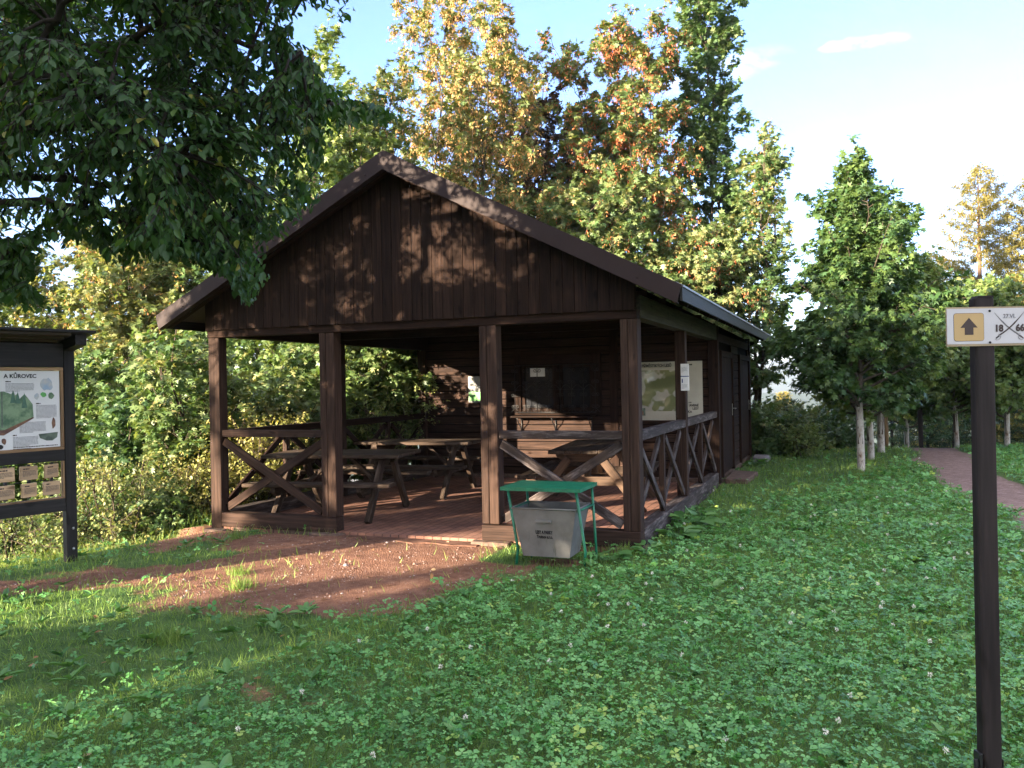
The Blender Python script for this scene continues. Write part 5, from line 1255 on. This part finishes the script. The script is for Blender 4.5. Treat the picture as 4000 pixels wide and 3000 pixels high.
    seg_tubes('trunk', A0[kp], A1[kp], R0[kp], R1[kp], M['darkbark'], root, 6, o)
    fo.build('crown', [M['lf_elm']], root, o); print('elm leaves', n)
elm()
# ------------------------------------------------------------------ trees standing behind the camera's left, which shade the lawn
SH = 'trees beside the lawn behind the viewer'
def shade(label, xy, h, r, seed, c0, nb=60):
    return maple('linden_tree', label, 'tree', xy, h, r, 'lf_green', seed, group=SH, leaf=.17, nbranch=nb, stems=1, crown0=c0, elev=(.1, .7), trunk_r=.2, shoots=3, lpt=6, tpl=OVAL, profile=lambda t: np.sin(np.pi*np.clip(t*.85+.13, 0, 1))**.6)
shade('large linden behind the viewer, shading the shelter front', (-12.1, -14.3), 8.2, 1.25, 91, .22, 50)
shade('large linden behind the viewer, shading the middle of the lawn', (-6.05, -13.7), 6.7, 2.9, 92, .12, 75)
shade('large linden behind the viewer, shading the clover on the path side', (-2.2, -15.2), 6.8, 3.0, 93, .08, 90)
shade('narrow young linden behind the viewer left of the broad one', (-8.3, -14.2), 6.2, 1.2, 96, .06, 40)
shade('slim linden behind the viewer between two broad ones', (-4.6, -14.8), 6.6, 2.3, 94, .10, 80)
shade('large linden at the bank behind the viewer', (-9.4, -19.5), 9.0, 2.2, 95, .16, 50)

# ------------------------------------------------------------------ ground cover
def scatter(rng, dmin, dmax, dens, ref, power=1.5, half=0.9):
    """points on the ground in front of the viewer; density falls with distance; returns x,y,distance,thinning"""
    # sample distance by pdf ~ d * min(1,(ref/d)^power)
    ds = np.linspace(dmin, dmax, 400); w = ds*np.minimum(1, (ref/ds)**power); tot = np.trapz(w, ds)*2*half*dens
    n = int(tot); cdf = np.cumsum(w); cdf /= cdf[-1]; d = np.interp(rng.random(n), cdf, ds); lat = rng.uniform(-half, half, n)*d
    P = CAM[None, :2]+np.outer(d, norm(FW[:2]))+np.outer(lat, norm(RT[:2])); return P[:, 0], P[:, 1], d, np.minimum(1, (ref/d)**power)
def clear_of_things(x, y):
    inside = (x > -5.12) & (x < 0.03) & (y > -0.05) & (y < 10.2)
    return ~inside
def turf():
    rng = np.random.default_rng(77); fo = Foliage()
    # clover
    x, y, d, th = scatter(rng, 2.9, 19, 1300, 4.4)
    k = clear_of_things(x, y) & (rng.random(len(x)) < clover_mask(x, y)*np.clip(.25+1.5*vnoise(x, y, 2.1, 88, 3), 0, 1)*(1-soil_mask(x, y)*.98)*(1-np.clip(path_mask(x, y)*1.4, 0, 1))*np.where(ground_z(x, y) < -.5, .3, 1))
    x, y, d, th = x[k], y[k], d[k], th[k]; n = len(x)
    clump = vnoise(x, y, 2.6, 61, 3)
    h = (.025+.07*clump+.025*rng.random(n)); P = np.stack([x, y, ground_z(x, y)+h], 1)
    ax = norm(np.stack([rng.normal(0, 1, n), rng.normal(0, 1, n), rng.normal(0, .18, n)], 1)); up = norm(rng.normal(0, .42, (n, 3))+np.array([0, 0, 1.]))
    fo.add(TREFOIL, P, ax, up, (.0165*rng.lognormal(-.05, .32, n))*th**-.42, np.clip(.45+.5*(vnoise(x, y, 1.3, 63, 3)-.5)+rng.normal(0, .26, n), 0, 1), 0)
    o = fo.build('clover', [M['lf_clover']], None); tag(o, 'low clover covering the lawn around the shelter', 'clover', kind='stuff'); print('clover', n)
    # grass blades
    fo = Foliage(); x, y, d, th = scatter(rng, 2.9, 26, 1500, 4.2, 1.45)
    s = soil_mask(x, y); c = clover_mask(x, y); g = 1-.40*c
    k = clear_of_things(x, y) & (rng.random(len(x)) < g*(1-s)*(1-np.clip(path_mask(x, y)*1.3, 0, 1))+.10*s*(y < -1.0)*(x < -2.6)+.03*s)
    x, y, d, th, c, s = x[k], y[k], d[k], th[k], c[k], s[k]; n = len(x)
    tall_ = vnoise(x, y, 1.1, 71, 3); bank = np.clip((edge_left(y)+.5-x)*1.5, 0, 1)*(y > -6)
    L = (.035+.06*np.clip(tall_-.35, 0, 1)+.035*rng.random(n)+.05*c)*(1+.9*bank)
    P = np.stack([x, y, ground_z(x, y)-.004], 1); ax = norm(rng.normal(0, .42, (n, 3))*np.array([1, 1, .2])+np.array([0, 0, 1.])); up = norm(rng.normal(0, 1, (n, 3))*np.array([1, 1, .1]))
    L = L*th**-.16
    fo.add(BLADE, P, ax, up, L, np.clip(.42+.5*(vnoise(x, y, .9, 73, 3)-.5)+rng.normal(0, .18, n)+.25*s+.2*bank, 0, 1), 0, .0042*th**-.5/L*rng.uniform(.7, 1.3, n))
    o = fo.build('grass', [M['lf_grass']], None); tag(o, 'short grass mixed into the lawn and the bank', 'grass', kind='stuff'); print('grass', n)
    # broad plantain and dandelion leaves lying between the clover
    fo = Foliage(); x, y, d, th = scatter(rng, 3.0, 12, 9, 5, 1.0); k = clear_of_things(x, y) & (rng.random(len(x)) < (1-soil_mask(x, y))*(1-path_mask(x, y))); x, y, th = x[k], y[k], th[k]; n = len(x); m = 6
    idx = np.repeat(np.arange(n), m); a = rng.uniform(0, 6.28, n*m); ax = norm(np.stack([np.cos(a), np.sin(a), rng.uniform(.15, .8, n*m)], 1))
    fo.add(OVAL, np.stack([x, y, ground_z(x, y)+.03], 1)[idx], ax, norm(np.array([0, 0, 1.])+rng.normal(0, .2, (n*m, 3))), .085*rng.uniform(.6, 1.4, n)[idx]*rng.uniform(.7, 1.2, n*m), np.clip(rng.normal(.5, .25, n)[idx]+rng.normal(0, .1, n*m), 0, 1), 0, .6)
    o = fo.build('lawn_weeds', [M['lf_dock']], None); tag(o, 'broad weed leaves lying flat in the lawn', 'weeds', kind='stuff')
    # white clover flowers
    fo = Foliage(); x, y, d, th = scatter(rng, 3.2, 17, 3.2, 5.5, 1.0); k = clear_of_things(x, y) & (rng.random(len(x)) < clover_mask(x, y)*(x > -1.2)*(1-path_mask(x, y))); x, y, th = x[k], y[k], th[k]; n = len(x); m = 22
    zc = ground_z(x, y)+.085+.03*rng.random(n); idx = np.repeat(np.arange(n), m); dv = norm(rng.normal(0, 1, (n*m, 3))+np.array([0, 0, .3]))
    P = np.stack([x, y, zc], 1)[idx]+dv*.003; fo.add(SMALL, P, dv, norm(rng.normal(0, 1, (n*m, 3))), .014*th[idx]**-.2, rng.random(n*m), 0, .55)
    o = fo.build('clover_flowers', [M['petal']], None); tag(o, 'scattered white clover flower heads in the lawn', 'clover flowers', kind='stuff')
    # fallen leaves, straw and pebbles on the earth
    fo = Foliage(); x, y, d, th = scatter(rng, 3.2, 11, 16, 6, 1.0); k = clear_of_things(x, y) & (rng.random(len(x)) < np.where(x < .3, .35, .06)+.5*soil_mask(x, y)); x, y = x[k], y[k]; n = len(x)
    fo.add(OVAL, np.stack([x, y, ground_z(x, y)+.012+.02*rng.random(n)*(1-soil_mask(x, y))], 1), norm(rng.normal(0, 1, (n, 3))*np.array([1, 1, .2])), norm(rng.normal(0, .3, (n, 3))+np.array([0, 0, 1.])), .045*rng.uniform(.4, 1.3, n), rng.random(n), 0)
    o = fo.build('fallen_leaves', [M['lf_fallen']], None); tag(o, 'dry fallen leaves strewn over the worn earth', 'leaves', kind='stuff')
    fo = Foliage(); x, y, d, th = scatter(rng, 4.2, 10, 600, 7, 1.0); k = clear_of_things(x, y) & (rng.random(len(x)) < np.clip(soil_mask(x, y)*1.3-.3, 0, 1)*np.clip(.25+vnoise(x, y, 1.5, 99, 2), 0, 1)); x, y = x[k], y[k]; n = len(x)
    a = np.stack([rng.normal(0, 1, n), rng.normal(0, 1, n), np.zeros(n)], 1)
    PEB = (np.array([(-.5, -.4, 0), (.5, -.45, 0), (.55, .4, 0), (-.45, .5, 0), (-.25, -.2, .5), (.3, -.2, .45), (.25, .25, .5), (-.2, .25, .4)]), [(0, 1, 5, 4), (1, 2, 6, 5), (2, 3, 7, 6), (3, 0, 4, 7), (4, 5, 6, 7)])
    fo.add(PEB, np.stack([x, y, ground_z(x, y)-.002], 1), a, np.tile(np.array([0, 0, 1.]), (n, 1)), .0075*rng.lognormal(0, .45, n), rng.random(n), 0)
    o = fo.build('gravel', [leaf_mat('pebble', [(0, (.15, .085, .065)), (.6, (.24, .15, .12)), (1, (.34, .28, .26))], 0.0, .9, .2)], None); tag(o, 'reddish gravel in front of the porch opening', 'gravel', kind='stuff')
turf()
def tuft(rng, fo, c, n, L, sp, lcs=.5):
    P = np.array(c)+np.stack([rng.normal(0, sp, n), rng.normal(0, sp, n), np.zeros(n)], 1); ax = norm(rng.normal(0, .35, (n, 3))+np.array([0, 0, 1.])); LL = L*rng.uniform(.5, 1.2, n)
    fo.add(BLADE, P, ax, norm(rng.normal(0, 1, (n, 3))*np.array([1, 1, .1])), LL, np.clip(lcs+rng.normal(0, .2, n), 0, 1), 0, .006/LL)
# broad-leaved weeds beside the sill
def weed(label, xy, n, L, seed, w=.62, rise=.75):
    rng = np.random.default_rng(seed); x, y = xy; z = float(ground_z(x, y)); o = np.array([x, y, z]); root = thing('dock_plant', label, 'weed', tuple(o), group='dock plants by the shelter')
    fo = Foliage(); a = rng.uniform(0, 6.28, n); e = rng.uniform(.25, 1.15, n)*rise; r = rng.uniform(.02, .10, n)
    d = np.stack([np.cos(a)*np.cos(e), np.sin(a)*np.cos(e), np.sin(e)], 1); st = L*rng.uniform(.25, .75, n)
    P0 = np.tile(o, (n, 1)); P1 = o+d*st[:, None]+np.array([0, 0, .02])
    LEAF = (np.array([(0, 0, 0), (.26, .12, .05), (.40, .42, .07), (.30, .76, .02), (0, 1., -.12), (-.30, .76, .02), (-.40, .42, .07), (-.26, .12, .05)]), [(0, 1, 2, 3, 4), (4, 5, 6, 7, 0)])
    dd = d.copy(); dd[:, 2] = dd[:, 2]*.35-.15
    fo.add(LEAF, P1, norm(dd), norm(np.array([0, 0, 1.])+rng.normal(0, .22, (n, 3))), L*rng.uniform(.5, 1.0, n), np.clip(.5+rng.normal(0, .28, n), 0, 1), 0, w/.62)
    fo.build('foliage', [M['lf_dock']], root, o); seg_tubes('stem', P0, P1, np.full(n, .004), np.full(n, .0025), M['lf_dock'], root, 4, o); return root
weed('two big round dock leaves at the right rear leg of the litter bin', (-0.17, -0.50), 7, .16, 1, .8)
weed('low dock plant under the right front bin leg', (-0.30, -0.62), 8, .12, 2, .7)
weed('spreading dock plant at the front corner post of the shelter', (0.10, -0.10), 14, .15, 3)
weed('tall dock plant against the side sill, first from the corner', (0.22, 0.75), 18, .20, 4)
weed('tallest dock plant against the side sill below the strip notice', (0.24, 1.45), 24, .26, 5)
weed('small dock plant at the side sill close to the first door', (0.18, 2.35), 14, .18, 6)
weed('low dock rosette alone in the clover right of the shelter', (1.45, 1.75), 16, .17, 7, .6, .45)
weed('pale dock rosette in the clover left of the signpost', (2.50, 0.30), 12, .16, 8, .6, .45)
weed('weedy dock at the foot of the second shelter door', (0.22, 8.6), 16, .20, 9)
# dandelion-like tufts of longer grass along the sill
rng = np.random.default_rng(3)
for i, (c, n, L, sp, lab) in enumerate((((-0.10, -0.16), 120, .13, .05, 'tuft of toothed grass under the front corner post'), ((0.16, 0.25), 150, .14, .06, 'tuft of grass at the side sill beside the corner dock'),
        ((-0.95, -0.40), 80, .09, .05, 'weedy tuft left of the litter bin leg'), ((-2.75, -2.3), 130, .12, .055, 'bright tuft of grass on the earth before the porch opening'), ((-2.3, -3.6), 180, .14, .06, 'long bright grass tuft at the edge of the lawn shade'),
        ((-3.1, -1.9), 110, .10, .05, 'small grass tuft on the worn earth left of the gravel'), ((-4.3, -0.5), 110, .11, .05, 'tuft of grass in front of the left footing'), ((2.1, 7.0), 160, .16, .07, 'longer grass around the peeling white trunk'))):
    fo = Foliage(); z = float(ground_z(*c)); tuft(rng, fo, (c[0], c[1], z), n, L, sp); o = fo.build('grass_tuft', [M['lf_grass']], None, (c[0], c[1], z)); o.location = (c[0], c[1], z); tag(o, lab, 'grass tuft', 'grass tufts on the worn ground')
# far hills seen through the gap
def hills(name, dist, hgt, seed, z0, colr):
    az0 = 0
    az = np.linspace(-75, 75, 160)*math.pi/180; rows = 7; V = []
    f2 = norm(FW[:2]); r2 = norm(RT[:2])
    for j in range(rows):
        for a in az:
            dd = dist*(1+.10*j); hh = hgt*(.55+.9*vnoise(np.array([a*3]), np.array([seed*1.7]), 1.0, seed, 4)[0])*math.sin(math.pi*.5*j/(rows-1))
            p = CAM[:2]+f2*dd*math.cos(a)+r2*dd*math.sin(a); V.append((p[0], p[1], z0+hh))
    n = len(az); i, j = np.meshgrid(np.arange(n-1), np.arange(rows-1)); q0 = (j*n+i).ravel(); F = np.stack([q0, q0+1, q0+n+1, q0+n], 1).ravel()
    o = fast_mesh(name, np.array(V), F, np.full(len(q0), 4), plain('hill_forest', colr, .95, 0, .35, .012, .1), None, None, True); tag(o, kind='structure'); return o
hills('hills', 520, 42, 3, -52, (.035, .055, .03)); hills('mountains', 1250, 120, 7, -70, (.02, .035, .03))
# the hazy valley air
hb = MB(); hb.box((-1500, -60, -140), (1500, 2600, 92)); m, nt_, out_ = new_mat('valley_haze'); pv = nt_.nodes.new('ShaderNodeVolumePrincipled')
pv.inputs['Color'].default_value = (.74, .86, 1, 1); pv.inputs['Density'].default_value = 0.00022; pv.inputs['Anisotropy'].default_value = 0.0
nt_.links.new(pv.outputs[0], out_.inputs[1]); ho = hb.build('haze', m); tag(ho, 'pale blue haze lying over the valley', 'haze', kind='stuff')
# ------------------------------------------------------------------ camera, sun, sky
cd = bpy.data.cameras.new('camera'); cam = bpy.data.objects.new('camera', cd); COL.objects.link(cam)
cd.sensor_fit = 'HORIZONTAL'; cd.sensor_width = 36.0; cd.lens = FPX/4000*36.0; cd.clip_start = 0.05; cd.clip_end = 20000
rm = Matrix((RT, UP, -FW)).transposed().to_4x4(); rm.translation = Vector(CAM); cam.matrix_world = rm
S.camera = cam
ld = bpy.data.lights.new('sun', 'SUN'); ld.energy = 5.0; ld.angle = RAD(0.53); ld.color = (1.0, 0.84, 0.63)
sun = bpy.data.objects.new('sun', ld); COL.objects.link(sun)
sun.rotation_euler = SUN_D.to_track_quat('-Z', 'Y').to_euler(); sun.location = (-8, -14, 10)
w = bpy.data.worlds.new('World'); S.world = w; w.use_nodes = True; nt = w.node_tree; nt.nodes.clear()
wo = nt.nodes.new('ShaderNodeOutputWorld'); bg = nt.nodes.new('ShaderNodeBackground'); sky = nt.nodes.new('ShaderNodeTexSky')
sky.sky_type = 'NISHITA'; sky.sun_disc = False; sky.sun_elevation = SUN_EL; sky.sun_rotation = math.atan2(-SUN_H[0], -SUN_H[1]) % (2*math.pi)
sky.air_density = 1.0; sky.dust_density = 0.25; sky.ozone_density = 3.0; sky.altitude = 400
bg.inputs[1].default_value = 0.088
# thin wisps of cloud low over the lawn side of the sky
tcw = nt.nodes.new('ShaderNodeTexCoord'); mpw = nt.nodes.new('ShaderNodeMapping'); nt.links.new(tcw.outputs['Generated'], mpw.inputs[0])
azc = math.atan2(FW[1], FW[0]); mpw.inputs['Rotation'].default_value = (0, 0, -azc)      # x axis towards the view
sp_ = nt.nodes.new('ShaderNodeSeparateXYZ'); nt.links.new(mpw.outputs[0], sp_.inputs[0])
def mth(op, a, b=None):
    n = nt.nodes.new('ShaderNodeMath'); n.operation = op
    for i, v in enumerate((a, b)):
        if v is None: continue
        if isinstance(v, (int, float)): n.inputs[i].default_value = v
        else: nt.links.new(v, n.inputs[i])
    return n.outputs[0]
ly = mth('DIVIDE', sp_.outputs[1], mth('MAXIMUM', sp_.outputs[0], .05)); lz = mth('DIVIDE', sp_.outputs[2], mth('MAXIMUM', sp_.outputs[0], .05))
cb = nt.nodes.new('ShaderNodeCombineXYZ'); nt.links.new(ly, cb.inputs[0]); nt.links.new(lz, cb.inputs[1])
wn = noise(nt, cb.outputs[0], 1.0, 6, 0.6, (14, 26, 1)); wn2 = noise(nt, cb.outputs[0], 1.0, 5, 0.65, (3.5, 9, 1))
def wisp(cx, cz, rx, rz, sl):
    wx = mth('MULTIPLY', mth('SUBTRACT', wn2, .5), .16); lyd = mth('ADD', ly, wx)
    u = mth('DIVIDE', mth('SUBTRACT', lyd, cx), rx); v = mth('DIVIDE', mth('SUBTRACT', mth('SUBTRACT', mth('ADD', lz, mth('MULTIPLY', wx, .35)), cz), mth('MULTIPLY', mth('SUBTRACT', ly, cx), sl)), rz)
    r2 = mth('ADD', mth('MULTIPLY', u, u), mth('MULTIPLY', v, v)); return mth('MULTIPLY', mth('MAXIMUM', mth('SUBTRACT', 1.0, r2), 0.0), mth('MULTIPLY', mth('MAXIMUM', mth('SUBTRACT', wn, .36), 0.0), 1.8))
cl = mth('ADD', mth('ADD', wisp(-.407, .398, .050, .011, -.18), wisp(-.26, .366, .080, .020, -.29)), mth('MULTIPLY', mth('MAXIMUM', mth('SUBTRACT', wn2, .52), 0.0), .10))
cl = mth('MULTIPLY', mth('MINIMUM', cl, 1.0), mth('GREATER_THAN', sp_.outputs[0], 0.0))
# unseen bright cloud overhead and behind the viewer, added to lift the shade
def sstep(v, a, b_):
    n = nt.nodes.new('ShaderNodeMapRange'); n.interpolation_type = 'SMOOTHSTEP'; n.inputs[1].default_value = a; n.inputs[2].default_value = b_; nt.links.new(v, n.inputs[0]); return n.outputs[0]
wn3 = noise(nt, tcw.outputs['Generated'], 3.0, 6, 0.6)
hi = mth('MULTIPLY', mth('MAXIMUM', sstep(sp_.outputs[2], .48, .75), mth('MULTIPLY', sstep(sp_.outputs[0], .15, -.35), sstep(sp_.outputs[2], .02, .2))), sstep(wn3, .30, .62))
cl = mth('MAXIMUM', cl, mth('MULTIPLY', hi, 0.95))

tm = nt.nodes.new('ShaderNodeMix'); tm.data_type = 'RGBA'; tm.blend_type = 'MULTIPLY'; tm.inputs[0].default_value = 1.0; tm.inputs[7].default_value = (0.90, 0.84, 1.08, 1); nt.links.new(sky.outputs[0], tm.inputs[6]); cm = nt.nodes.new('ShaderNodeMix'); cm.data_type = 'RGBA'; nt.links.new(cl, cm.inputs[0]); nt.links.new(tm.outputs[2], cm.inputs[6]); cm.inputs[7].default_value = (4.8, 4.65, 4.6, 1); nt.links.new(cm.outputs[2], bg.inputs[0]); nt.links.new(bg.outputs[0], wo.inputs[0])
S.view_settings.view_transform = 'Standard'; S.view_settings.look = 'None'; S.view_settings.gamma = 1.0; S.view_settings.exposure = 2.9
S.render.engine = 'CYCLES'
cy = S.cycles; cy.max_bounces = 6; cy.diffuse_bounces = 3; cy.glossy_bounces = 2; cy.transmission_bounces = 3; cy.transparent_max_bounces = 4
cy.use_adaptive_sampling = True; cy.adaptive_threshold = 0.02; cy.use_denoising = True; cy.sample_clamp_indirect = 6.0; cy.caustics_reflective = False; cy.caustics_refractive = False
